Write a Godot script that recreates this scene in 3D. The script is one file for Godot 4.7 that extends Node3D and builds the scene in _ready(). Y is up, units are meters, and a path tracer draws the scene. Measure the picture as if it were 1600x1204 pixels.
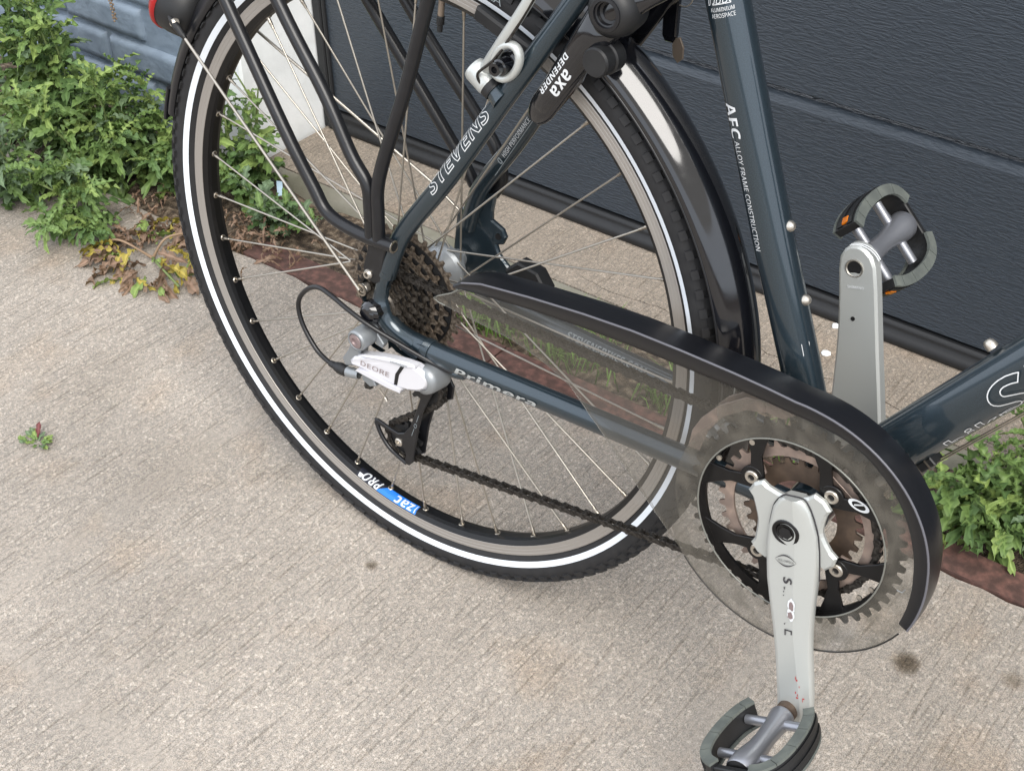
extends Node3D
# A trekking bicycle's rear half in front of a garage door. Metres, y up; bicycle shapes are given in millimetres from the rear hub (x forward, y up, z to the drive side).

const HUB := Vector3(0.0, 0.3464, 0.0014)      # the hub above the bicycle's own origin, the tyre's contact with the ground
var M := {}
var bike: Node3D
var rnd := RandomNumberGenerator.new()


# ---------------------------------------------------------------- shape helpers
class B:
	var st := SurfaceTool.new()
	var warp = null
	var n := 0
	func _init():
		st.begin(Mesh.PRIMITIVE_TRIANGLES)
	func group(g: int):
		st.set_smooth_group(g if g >= 0 else 0xFFFFFFFF)
	func tri(a: Vector3, b: Vector3, c: Vector3):
		if warp != null:
			a = warp.call(a); b = warp.call(b); c = warp.call(c)
		st.add_vertex(a); st.add_vertex(c); st.add_vertex(b)      # given counter-clockwise from outside
		n += 1
	func quad(a: Vector3, b: Vector3, c: Vector3, d: Vector3):
		tri(a, b, c); tri(a, c, d)
	func uvtri(a: Vector3, b: Vector3, c: Vector3, f: Callable):
		for p in [a, c, b]:
			st.set_uv(f.call(p)[0]); st.set_uv2(f.call(p)[1]); st.add_vertex(p)
		n += 1
	func mesh() -> ArrayMesh:
		st.generate_normals()
		st.index()
		return st.commit()


func V(x: float, y: float, z: float) -> Vector3:
	return Vector3(x, y, z) * 0.001 + HUB


func at_hub(z := 0.0, x := 0.0, y := 0.0) -> Transform3D:
	return Transform3D(Basis(), V(x, y, z))


func frame_to(dir: Vector3) -> Basis:          # a basis whose z looks along dir
	var z := dir.normalized()
	var x := (Vector3.UP if absf(z.y) < 0.9 else Vector3.RIGHT).cross(z).normalized()
	return Basis(x, z.cross(x), z)


func spline(pts: Array, per := 8) -> Array:
	var out := []
	for i in pts.size() - 1:
		var p0 = pts[maxi(i - 1, 0)]; var p1 = pts[i]; var p2 = pts[i + 1]; var p3 = pts[mini(i + 2, pts.size() - 1)]
		for k in per:
			out.append(p1.cubic_interpolate(p2, p0, p3, float(k) / per))
	out.append(pts[-1])
	return out


func tube(b: B, pts: Array, radius, sides := 14, sx := 1.0, caps := true, g := 1, closed := false):
	var rings := []
	var t0: Vector3 = (pts[1] - pts[0]).normalized()
	var u := (Vector3.BACK if absf(t0.z) < 0.9 else Vector3.UP)
	u = (u - t0 * u.dot(t0)).normalized()
	var m := pts.size()
	for i in m:
		var t: Vector3 = (pts[(i + 1) % m] - pts[(i - 1 + m) % m]).normalized() if closed else (pts[mini(i + 1, m - 1)] - pts[maxi(i - 1, 0)]).normalized()
		u = (u - t * u.dot(t)).normalized()
		var w := t.cross(u)
		var r: float = radius[mini(i, radius.size() - 1)] if radius is Array else radius
		var ring := []
		for k in sides:
			var a := TAU * k / sides
			ring.append(pts[i] + u * cos(a) * r * sx + w * sin(a) * r)
		rings.append(ring)
	b.group(g)
	for i in (m if closed else m - 1):
		for k in sides:
			var k2 := (k + 1) % sides
			var j := (i + 1) % m
			b.quad(rings[i][k], rings[i][k2], rings[j][k2], rings[j][k])
	if caps and not closed:
		b.group(-1)
		for k in sides:
			var k2 := (k + 1) % sides
			b.tri(pts[0], rings[0][k2], rings[0][k])
			b.tri(pts[-1], rings[-1][k], rings[-1][k2])


func lathe(b: B, prof: Array, xf: Transform3D, segs := 32, sharp := true, a0 := 0.0, a1 := TAU, loop := false):
	# prof: Vector2(radius, height along the transform's z) in metres, counter-clockwise seen with the axis to the left
	var full := absf(a1 - a0 - TAU) < 1e-6
	var cols := segs if full else segs + 1
	var ring := []
	for i in cols:
		var a := a0 + (a1 - a0) * i / segs
		var c := []
		for p in prof:
			c.append(xf * Vector3(p.x * cos(a), p.x * sin(a), p.y))
		ring.append(c)
	var m := prof.size()
	for j in (m if loop else m - 1):
		b.group(10 + j if sharp else 10)
		var j2 := (j + 1) % m
		for i in segs:
			var i2 := (i + 1) % cols
			if prof[j].x < 1e-7:
				b.tri(ring[i][j], ring[i2][j2], ring[i][j2])
			elif prof[j2].x < 1e-7:
				b.tri(ring[i][j], ring[i2][j], ring[i][j2])
			else:
				b.quad(ring[i][j], ring[i2][j], ring[i2][j2], ring[i][j2])
	if loop and not full:
		b.group(-1)
		var pv := PackedVector2Array(prof)
		var ix := Geometry2D.triangulate_polygon(pv)
		for k in range(0, ix.size(), 3):
			b.tri(ring[0][ix[k]], ring[0][ix[k + 2]], ring[0][ix[k + 1]])
			b.tri(ring[-1][ix[k]], ring[-1][ix[k + 1]], ring[-1][ix[k + 2]])


func rod(b: B, p: Vector3, q: Vector3, prof: Array, segs := 20, sharp := true):
	# a turned piece from p towards q: prof of Vector2(radius mm, mm along)
	var pr := []
	for v in prof:
		pr.append(v * 0.001)
	lathe(b, pr, Transform3D(frame_to(q - p), p), segs, sharp)


func ccw(poly: Array) -> PackedVector2Array:
	var p := PackedVector2Array(poly)
	if Geometry2D.is_polygon_clockwise(p):
		p.reverse()
	return p


func prism(b: B, poly: Array, z0: float, z1: float, bevel := 0.0, xf := Transform3D(), smooth := false):
	# extrudes a polygon (metres, in the transform's x-y) from z0 to z1 with bevelled rims
	var p := ccw(poly)
	if not Geometry2D.is_polygon_clockwise(p):
		pass
	# Geometry2D calls «clockwise» in y-down terms: make the signed area positive
	var area := 0.0
	for i in p.size():
		area += p[i].cross(p[(i + 1) % p.size()])
	if area < 0:
		p.reverse()
	var m := p.size()
	var q := PackedVector2Array()
	for i in m:
		var e1 := (p[i] - p[(i - 1 + m) % m]).normalized()
		var e2 := (p[(i + 1) % m] - p[i]).normalized()
		var nn := Vector2(-e1.y - e2.y, e1.x + e2.x)
		var c := maxf(0.35, nn.length() / 2.0)
		q.append(p[i] + nn.normalized() * bevel / c if nn.length() > 1e-6 else p[i])
	var ix := Geometry2D.triangulate_polygon(q)
	if ix.is_empty():
		q = p
		ix = Geometry2D.triangulate_polygon(q)
	var f := func(v: Vector2, z: float): return xf * Vector3(v.x, v.y, z)
	b.group(-1)
	for k in range(0, ix.size(), 3):
		var a := q[ix[k]]; var c := q[ix[k + 1]]; var d := q[ix[k + 2]]
		if (c - a).cross(d - a) < 0:
			var s := c; c = d; d = s
		b.tri(f.call(a, z1), f.call(c, z1), f.call(d, z1))
		b.tri(f.call(a, z0), f.call(d, z0), f.call(c, z0))
	b.group(3 if smooth else -1)
	for i in m:
		var j := (i + 1) % m
		if bevel > 0:
			b.group(4 if smooth else -1)
			b.quad(f.call(p[i], z1 - bevel), f.call(p[j], z1 - bevel), f.call(q[j], z1), f.call(q[i], z1))
			b.quad(f.call(q[i], z0), f.call(q[j], z0), f.call(p[j], z0 + bevel), f.call(p[i], z0 + bevel))
			b.group(3 if smooth else -1)
		b.quad(f.call(p[i], z0 + bevel), f.call(p[j], z0 + bevel), f.call(p[j], z1 - bevel), f.call(p[i], z1 - bevel))


func box(b: B, c: Vector3, size: Vector3, basis := Basis(), bevel := 0.0):
	var h := size / 2
	prism(b, [Vector2(-h.x, -h.y), Vector2(h.x, -h.y), Vector2(h.x, h.y), Vector2(-h.x, h.y)], -h.z, h.z, bevel, Transform3D(basis, c))


func mmpoly(a: Array, off := Vector2.ZERO) -> Array:
	var out := []
	for i in range(0, a.size(), 2):
		out.append((Vector2(a[i], a[i + 1]) + off) * 0.001)
	return out


func polar(r: float, deg: float) -> Vector2:
	return Vector2.from_angle(deg_to_rad(deg)) * r


# ---------------------------------------------------------------- lettering: flat print as thin sheets laid on curved surfaces
var letters := {}

func letter_tris(s: String, bold: bool) -> Array:
	var key := s + str(bold)
	if not letters.has(key):
		var f := SystemFont.new()
		f.font_names = PackedStringArray(["Droid Sans"])
		f.font_weight = 700 if bold else 400
		var t := TextMesh.new()
		t.font = f; t.font_size = 64; t.pixel_size = 1.0 / 64; t.depth = 0.0; t.text = s
		var v: PackedVector3Array = t.surface_get_arrays(0)[0]
		var bb := t.get_aabb()
		var out := []
		for p in v:
			out.append(Vector2((p.x - bb.position.x) / bb.size.x, (p.y - bb.position.y) / bb.size.y - 0.5))
		letters[key] = out
	return letters[key]


func cut(b: B, a: Vector2, c: Vector2, d: Vector2, most: float, f: Callable):
	var ab := a.distance_to(c); var bc := c.distance_to(d); var ca := d.distance_to(a)
	var l := maxf(ab, maxf(bc, ca))
	if l > most:
		if l == ab:
			var m := (a + c) / 2; cut(b, a, m, d, most, f); cut(b, m, c, d, most, f)
		elif l == bc:
			var m := (c + d) / 2; cut(b, a, c, m, most, f); cut(b, a, m, d, most, f)
		else:
			var m := (d + a) / 2; cut(b, a, c, m, most, f); cut(b, m, c, d, most, f)
		return
	if (c - a).cross(d - a) < 0:
		b.tri(f.call(a), f.call(d), f.call(c))
	else:
		b.tri(f.call(a), f.call(c), f.call(d))


func write(b: B, s: String, length: float, height: float, f: Callable, bold := false, slant := 0.0, outline := 0.0, most := 3.0):
	# f maps (mm along, mm up from the middle line) to a point
	var t := letter_tris(s, bold)
	var p := []
	for v in t:
		p.append(Vector2(v.x * length + v.y * height * slant, v.y * height))
	b.group(7)
	if outline <= 0:
		for i in range(0, p.size(), 3):
			cut(b, p[i], p[i + 1], p[i + 2], most, f)
		return
	var edges := {}
	for i in range(0, p.size(), 3):
		for k in 3:
			var a: Vector2 = p[i + k]; var c: Vector2 = p[i + (k + 1) % 3]
			var ka := "%.3f,%.3f" % [a.x, a.y]; var kc := "%.3f,%.3f" % [c.x, c.y]
			if edges.has(kc + ka):
				edges.erase(kc + ka)
			elif edges.has(ka + kc):
				edges.erase(ka + kc)
			else:
				edges[ka + kc] = [a, c]
	for e in edges.values():
		var d: Vector2 = (e[1] - e[0])
		if d.length() < 1e-4:
			continue
		var nn := Vector2(-d.y, d.x).normalized() * outline / 2
		var ex := d.normalized() * outline * 0.4
		cut(b, e[0] - nn - ex, e[1] - nn + ex, e[1] + nn + ex, most, f)
		cut(b, e[0] - nn - ex, e[1] + nn + ex, e[0] + nn - ex, most, f)


func on_tube(p: Vector3, q: Vector3, r: float, out: Vector3) -> Callable:
	# text running from p to q (bike mm) on a tube of radius r (mm), its middle line on the side that faces out
	var d := (q - p).normalized()
	var n1 := (out - d * out.dot(d)).normalized()
	var up := n1.cross(d)
	return func(v: Vector2): 
		var ph := v.y / r
		var o: Vector3 = p + d * v.x + (n1 * cos(ph) + up * sin(ph)) * (r + 0.25)
		return V(o.x, o.y, o.z)


func on_plane(o: Vector3, right: Vector3, up: Vector3) -> Callable:
	var r := right.normalized(); var u := (up - r * up.dot(r)).normalized()
	return func(v: Vector2):
		var p := o + r * v.x + u * v.y
		return V(p.x, p.y, p.z)


# ---------------------------------------------------------------- nodes
var taken := {}

func numbered(s: String, parent: Node) -> String:
	var key := str(parent.get_instance_id()) + s
	taken[key] = taken.get(key, -1) + 1
	return s if taken[key] == 0 else "%s_%03d" % [s, taken[key]]


func put(called: String, shape, m: Material, parent: Node, xf := Transform3D()) -> MeshInstance3D:
	var o := MeshInstance3D.new()
	o.name = numbered(called, parent)
	o.mesh = shape.mesh() if shape is B else shape
	o.material_override = m
	o.transform = xf
	parent.add_child(o, true)
	return o


func tag(o: Node, label: String, category := "", group := "", kind := "") -> Node:
	if label: o.set_meta("label", label)
	if category: o.set_meta("category", category)
	if group: o.set_meta("group", group)
	if kind: o.set_meta("kind", kind)
	return o


func thing(called: String, label: String, category: String, where := Vector3.ZERO, group := "") -> Node3D:
	var o := Node3D.new()
	o.name = numbered(called, self)
	o.position = where
	add_child(o, true)
	tag(o, label, category, group)
	return o


func mat(called: String, c: Color, rough := 0.5, metal := 0.0, coat := 0.0) -> StandardMaterial3D:
	var m := StandardMaterial3D.new()
	m.resource_name = called
	m.albedo_color = c
	m.roughness = rough
	m.metallic = metal
	if coat > 0:
		m.clearcoat_enabled = true; m.clearcoat = coat; m.clearcoat_roughness = 0.06
	M[called] = m
	return m


func rgb(r: int, g: int, b: int) -> Color:
	return Color(r / 255.0, g / 255.0, b / 255.0)


func noise(kind: int, freq: float, sd: int, octaves := 1) -> FastNoiseLite:
	var f := FastNoiseLite.new()
	f.noise_type = kind
	f.frequency = freq
	f.seed = sd
	f.fractal_type = FastNoiseLite.FRACTAL_FBM if octaves > 1 else FastNoiseLite.FRACTAL_NONE
	f.fractal_octaves = octaves
	return f


func grey(f: FastNoiseLite, w: int, h: int, tw: int, th: int) -> PackedByteArray:
	var im := f.get_seamless_image(w, h)
	im.convert(Image.FORMAT_L8)
	if w != tw or h != th:
		im.resize(tw, th, Image.INTERPOLATE_CUBIC)
	return im.get_data()


func ramp_noise(f: FastNoiseLite, size: int, cols: Array, offs: Array) -> ImageTexture:
	var d := grey(f, size, size, size, size)
	var g := Gradient.new()
	g.colors = PackedColorArray(cols); g.offsets = PackedFloat32Array(offs)
	var out := PackedByteArray(); out.resize(size * size * 3)
	var lut := []
	for i in 256:
		lut.append(g.sample(i / 255.0))
	for i in size * size:
		var c: Color = lut[d[i]]
		out[i * 3] = c.r8; out[i * 3 + 1] = c.g8; out[i * 3 + 2] = c.b8
	return ImageTexture.create_from_image(Image.create_from_data(size, size, false, Image.FORMAT_RGB8, out))


func bump(m: StandardMaterial3D, d: PackedByteArray, size: int, depth_cm: float):
	m.heightmap_enabled = true
	m.heightmap_texture = ImageTexture.create_from_image(Image.create_from_data(size, size, false, Image.FORMAT_L8, d))
	m.heightmap_scale = depth_cm


func tri_map(m: StandardMaterial3D, per_metre: float, world := false):
	m.uv1_triplanar = true
	m.uv1_world_triplanar = world
	m.uv1_scale = Vector3.ONE * per_metre


func materials():
	mat("paint", rgb(51, 66, 75), 0.34, 0.58, 1.0)
	mat("satin_black", rgb(24, 25, 29), 0.33, 0.0)
	mat("guard_black", rgb(17, 18, 22), 0.3, 0.0)
	mat("edge_highlight", rgb(92, 92, 98), 0.35, 0.0)  # lighter tone for the highlight painted along the guard's ridge
	mat("gloss_black", rgb(14, 15, 19), 0.14, 0.0, 0.6)
	mat("black_plastic", rgb(27, 28, 30), 0.5)
	mat("anodised", rgb(16, 16, 18), 0.34, 0.2)
	mat("rubber", rgb(36, 36, 38), 0.72)
	mat("stripe", rgb(222, 228, 234), 0.45, 0.0)
	mat("brake_track", rgb(160, 155, 149), 0.42, 0.5)
	mat("silver", rgb(186, 189, 186), 0.33, 0.45)
	mat("white_silver", rgb(212, 212, 217), 0.3, 0.25)
	mat("grey_silver", rgb(142, 146, 149), 0.42, 0.55)
	mat("steel", rgb(176, 168, 156), 0.28, 0.95)
	mat("spoke_steel", rgb(182, 176, 166), 0.28, 0.85)
	mat("bolt_steel", rgb(190, 184, 174), 0.28, 0.85)
	mat("chain_steel", rgb(66, 63, 60), 0.38, 0.5)
	mat("sprocket_steel", rgb(136, 124, 111), 0.42, 0.5)
	mat("black_sprocket", rgb(92, 86, 79), 0.40, 0.5)
	mat("bronze", rgb(176, 158, 148), 0.36, 0.5)
	mat("brown_steel", rgb(112, 96, 84), 0.5, 0.5)
	mat("white_print", rgb(205, 208, 210), 0.4)
	mat("silver_print", rgb(172, 176, 176), 0.35, 0.3)
	mat("grey_print", rgb(132, 140, 144), 0.4)
	mat("dark_print", rgb(46, 44, 48), 0.5)
	mat("worn_metal", rgb(150, 134, 134), 0.45, 0.6)
	mat("red_scuff", rgb(168, 60, 58), 0.5)
	mat("blue_label", rgb(34, 120, 216), 0.35)
	mat("label_black", rgb(24, 26, 38), 0.35)
	mat("red_lens", rgb(150, 24, 26), 0.18)
	mat("amber", rgb(196, 108, 20), 0.2)
	mat("grey_rubber", rgb(104, 110, 106), 0.75)
	mat("pedal_alu", rgb(152, 154, 160), 0.33, 0.7)
	mat("dark_hole", rgb(10, 10, 11), 0.6)
	mat("cable_black", rgb(22, 22, 24), 0.35)
	mat("key_metal", rgb(150, 136, 122), 0.4, 0.7)
	var clear := mat("clear_plastic", rgb(98, 94, 85), 0.12)
	clear.albedo_color.a = 0.24
	clear.transparency = BaseMaterial3D.TRANSPARENCY_ALPHA
	clear.cull_mode = BaseMaterial3D.CULL_DISABLED
	var film := mat("dirt_film", rgb(104, 99, 89), 0.7)
	film.transparency = BaseMaterial3D.TRANSPARENCY_ALPHA
	film.vertex_color_use_as_albedo = true
	film.cull_mode = BaseMaterial3D.CULL_DISABLED
	mat("clear_edge", rgb(112, 112, 106), 0.2, 0.1)
	# fine flake in the frame paint and dust on the rubber
	var fl := noise(FastNoiseLite.TYPE_SIMPLEX_SMOOTH, 0.22, 5, 2)
	M.paint.albedo_texture = ramp_noise(fl, 256, [rgb(190, 190, 190), rgb(215, 222, 226), rgb(255, 255, 255)], [0.2, 0.55, 0.95])
	tri_map(M.paint, 16.0)
	var dust := noise(FastNoiseLite.TYPE_SIMPLEX_SMOOTH, 0.02, 8, 5)
	var dt := ramp_noise(dust, 256, [rgb(200, 200, 200), rgb(225, 224, 222), rgb(255, 252, 246)], [0.25, 0.6, 0.9])
	for k in ["rubber", "satin_black", "black_plastic", "anodised", "chain_steel", "sprocket_steel", "bronze", "brown_steel", "grey_rubber"]:
		M[k].albedo_texture = dt
		tri_map(M[k], 9.0)
	var grime := ramp_noise(noise(FastNoiseLite.TYPE_SIMPLEX_SMOOTH, 0.03, 18, 4), 256, [rgb(140, 136, 132), rgb(205, 203, 200), rgb(255, 255, 255)], [0.3, 0.55, 0.8])
	for k in ["chain_steel", "sprocket_steel", "black_sprocket"]:
		M[k].albedo_texture = grime
		tri_map(M[k], 22.0)
	M.gloss_black.roughness_texture = ramp_noise(noise(FastNoiseLite.TYPE_SIMPLEX_SMOOTH, 0.03, 28, 4), 256, [rgb(110, 110, 110), rgb(160, 160, 160), rgb(255, 255, 255)], [0.35, 0.6, 0.85])
	M.gloss_black.roughness = 0.2
	tri_map(M.gloss_black, 7.0)

	# ---- concrete: sand and small stone, brushed towards the door
	var S := 1024
	var g1 := grey(noise(FastNoiseLite.TYPE_SIMPLEX, 0.5, 11), S, S, S, S)
	var g2 := grey(noise(FastNoiseLite.TYPE_SIMPLEX_SMOOTH, 0.17, 12, 3), S, S, S, S)
	var g3 := grey(noise(FastNoiseLite.TYPE_SIMPLEX_SMOOTH, 0.17, 13, 2), S, 44, S, S)
	var cell := noise(FastNoiseLite.TYPE_CELLULAR, 0.26, 14)
	cell.cellular_return_type = FastNoiseLite.RETURN_CELL_VALUE
	var g4 := grey(cell, S, S, S, S)
	var px := PackedByteArray(); px.resize(S * S * 3)
	var hh := PackedByteArray(); hh.resize(S * S)
	for i in S * S:
		var a := g1[i] / 255.0; var c := g2[i] / 255.0; var s := g3[i] / 255.0; var e := g4[i] / 255.0
		var line := clampf((s - 0.60) * 4.0, 0.0, 1.0) * (0.4 + c)
		var h := 0.55 * a + 0.25 * c + 0.2 * e - 0.34 * line
		var v := 0.705 + 0.38 * (h - 0.45) + 0.06 * (e - 0.5)
		if e > 0.95: v += 0.06
		if a > 0.80: v += 0.05
		if a < 0.2: v -= 0.1
		px[i * 3] = clampi(int(v * 255), 0, 255)
		px[i * 3 + 1] = clampi(int((v - 0.026 - 0.018 * e) * 255), 0, 255)
		px[i * 3 + 2] = clampi(int((v - 0.060 - 0.035 * e) * 255), 0, 255)
		hh[i] = clampi(int((h + 0.25) * 200), 0, 255)
	var con := mat("concrete", rgb(240, 240, 240), 0.92)
	con.metallic_specular = 0.3
	con.albedo_texture = ImageTexture.create_from_image(Image.create_from_data(S, S, false, Image.FORMAT_RGB8, px))
	bump(con, hh, S, 0.05)
	con.detail_enabled = true
	con.detail_blend_mode = BaseMaterial3D.BLEND_MODE_MUL
	con.detail_uv_layer = BaseMaterial3D.DETAIL_UV_2
	con.detail_albedo = stains()
	var rough := con.duplicate()
	rough.resource_name = "apron_concrete"
	rough.albedo_color = rgb(226, 222, 217)
	M["apron_concrete"] = rough
	var mo := mat("mortar", rgb(134, 131, 120), 0.95)
	bump(mo, g2, S, 0.06); tri_map(mo, 1.2, true)
	mo.albedo_texture = ramp_noise(noise(FastNoiseLite.TYPE_SIMPLEX_SMOOTH, 0.03, 44, 4), 256, [rgb(200, 202, 192), rgb(230, 230, 224), rgb(255, 255, 255)], [0.3, 0.5, 0.8])
	var soil := mat("soil", Color.WHITE, 1.0)
	soil.albedo_texture = ramp_noise(noise(FastNoiseLite.TYPE_SIMPLEX_SMOOTH, 0.05, 31, 5), 512, [rgb(58, 49, 41), rgb(104, 90, 75), rgb(146, 130, 111), rgb(176, 164, 148)], [0.2, 0.5, 0.72, 0.95])
	bump(soil, g2, S, 0.5); tri_map(soil, 2.2, true)
	var rust := mat("rust", Color.WHITE, 0.9)
	rust.albedo_texture = ramp_noise(noise(FastNoiseLite.TYPE_SIMPLEX_SMOOTH, 0.045, 33, 5), 512, [rgb(76, 56, 50), rgb(92, 67, 60), rgb(104, 74, 66), rgb(120, 88, 78)], [0.25, 0.5, 0.66, 0.9])
	bump(rust, g1, S, 0.05); tri_map(rust, 2.4, true)

	# ---- door: embossed wavy grain
	var dn := noise(FastNoiseLite.TYPE_SIMPLEX_SMOOTH, 0.062, 21, 2)
	dn.domain_warp_enabled = true
	dn.domain_warp_amplitude = 14.0
	dn.domain_warp_frequency = 0.02
	var dd := grey(dn, 176, S, S, S)
	for i in S * S:
		var v := dd[i] / 255.0
		dd[i] = int(255.0 * pow(clampf(1.0 - absf(v - 0.5) * 3.2, 0.0, 1.0), 1.4))
	var door := mat("door_paint", rgb(52, 59, 67), 0.36)
	bump(door, dd, S, -0.055)
	tri_map(door, 2.7, true)
	mat("door_rubber", rgb(27, 28, 30), 0.55)
	mat("door_smooth", rgb(52, 58, 67), 0.4)

	# ---- painted brick and render
	var br := mat("painted_brick", rgb(126, 140, 155), 0.55)
	var bn := grey(noise(FastNoiseLite.TYPE_SIMPLEX_SMOOTH, 0.03, 41, 5), 512, 512, 512, 512)
	bump(br, bn, 512, 0.09); tri_map(br, 3.0, true)
	br.albedo_texture = ramp_noise(noise(FastNoiseLite.TYPE_SIMPLEX_SMOOTH, 0.012, 42, 5), 512, [rgb(226, 228, 230), rgb(240, 241, 242), rgb(255, 255, 255)], [0.3, 0.5, 0.8])
	var wh := mat("white_render", rgb(238, 240, 240), 0.75)
	bump(wh, bn, 512, 0.03); tri_map(wh, 2.0, true)
	wh.albedo_texture = ramp_noise(noise(FastNoiseLite.TYPE_SIMPLEX_SMOOTH, 0.01, 43, 5), 512, [rgb(242, 243, 243), rgb(249, 250, 250), rgb(255, 255, 255)], [0.3, 0.5, 0.8])


func stains() -> ImageTexture:
	# broad tone and a few stains of the driveway; covers 3 m x 3 m from x -1.6, z -0.8
	var n := 512
	var a := grey(noise(FastNoiseLite.TYPE_SIMPLEX_SMOOTH, 0.012, 51, 4), n, n, n, n)
	var c := grey(noise(FastNoiseLite.TYPE_SIMPLEX_SMOOTH, 0.03, 52, 4), n, n, n, n)
	var out := PackedByteArray(); out.resize(n * n * 3)
	var spots := [[0.517, -0.167, 0.013, 0.40], [0.614, -0.209, 0.012, 0.2], [-0.025, 0.066, 0.006, 0.4], [-0.33, 0.07, 0.07, 0.03], [0.40, -0.29, 0.05, 0.14], [-0.55, 0.02, 0.08, 0.03], [0.62, -0.06, 0.06, 0.06], [-0.12, 0.25, 0.09, 0.02]]
	for y in n:
		for x in n:
			var i := y * n + x
			var v := 0.90 + 0.13 * (a[i] / 255.0 - 0.5)
			var warm := clampf((c[i] / 255.0 - 0.62) * 2.2, 0.0, 1.0) * 0.08
			var wx := -1.6 + 3.0 * x / n; var wz := -0.8 + 3.0 * y / n
			var dark := 0.0
			for s in spots:
				var dx: float = wx - s[0]; var dz: float = wz - s[1]
				if absf(dx) < s[2] * 2 and absf(dz) < s[2] * 2:
					var d: float = sqrt(dx * dx + dz * dz) / s[2] + (c[i] / 255.0 - 0.5) * 1.1
					dark = maxf(dark, s[3] * clampf(1.6 - d * 1.4, 0.0, 1.0))
			v *= 1.0 - dark
			out[i * 3] = clampi(int(255 * v), 0, 255)
			out[i * 3 + 1] = clampi(int(255 * v * (1.0 - warm * 0.5 - dark * 0.12)), 0, 255)
			out[i * 3 + 2] = clampi(int(255 * v * (1.0 - warm - dark * 0.28)), 0, 255)
	return ImageTexture.create_from_image(Image.create_from_data(n, n, false, Image.FORMAT_RGB8, out))


# ---------------------------------------------------------------- the place
func sheet(called: String, outlines: Array, y: float, m: Material, thick := 0.12) -> MeshInstance3D:
	var b := B.new()
	var uv := func(p: Vector3): return [Vector2(p.x, p.z) / 0.72, Vector2((p.x + 1.6) / 3.0, (p.z + 0.8) / 3.0)]
	b.group(-1)
	for o in outlines:
		var poly := PackedVector2Array(o)
		var ix := Geometry2D.triangulate_polygon(poly)
		for k in range(0, ix.size(), 3):
			var q := [poly[ix[k]], poly[ix[k + 1]], poly[ix[k + 2]]]
			var t := []
			for p in q:
				t.append(Vector3(p.x, y, p.y))
			if (t[1] - t[0]).cross(t[2] - t[0]).y < 0:
				t.reverse()
			b.uvtri(t[0], t[1], t[2], uv)
		for i in poly.size():
			var p := poly[i]; var q2 := poly[(i + 1) % poly.size()]
			var a := Vector3(p.x, y, p.y); var c := Vector3(q2.x, y, q2.y); var dn := Vector3(0, -thick, 0)
			b.uvtri(a, c, c + dn, uv); b.uvtri(a, c + dn, a + dn, uv)
	var o2 := put(called, b, m, self)
	tag(o2, "", "", "", "structure")
	return o2


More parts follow.
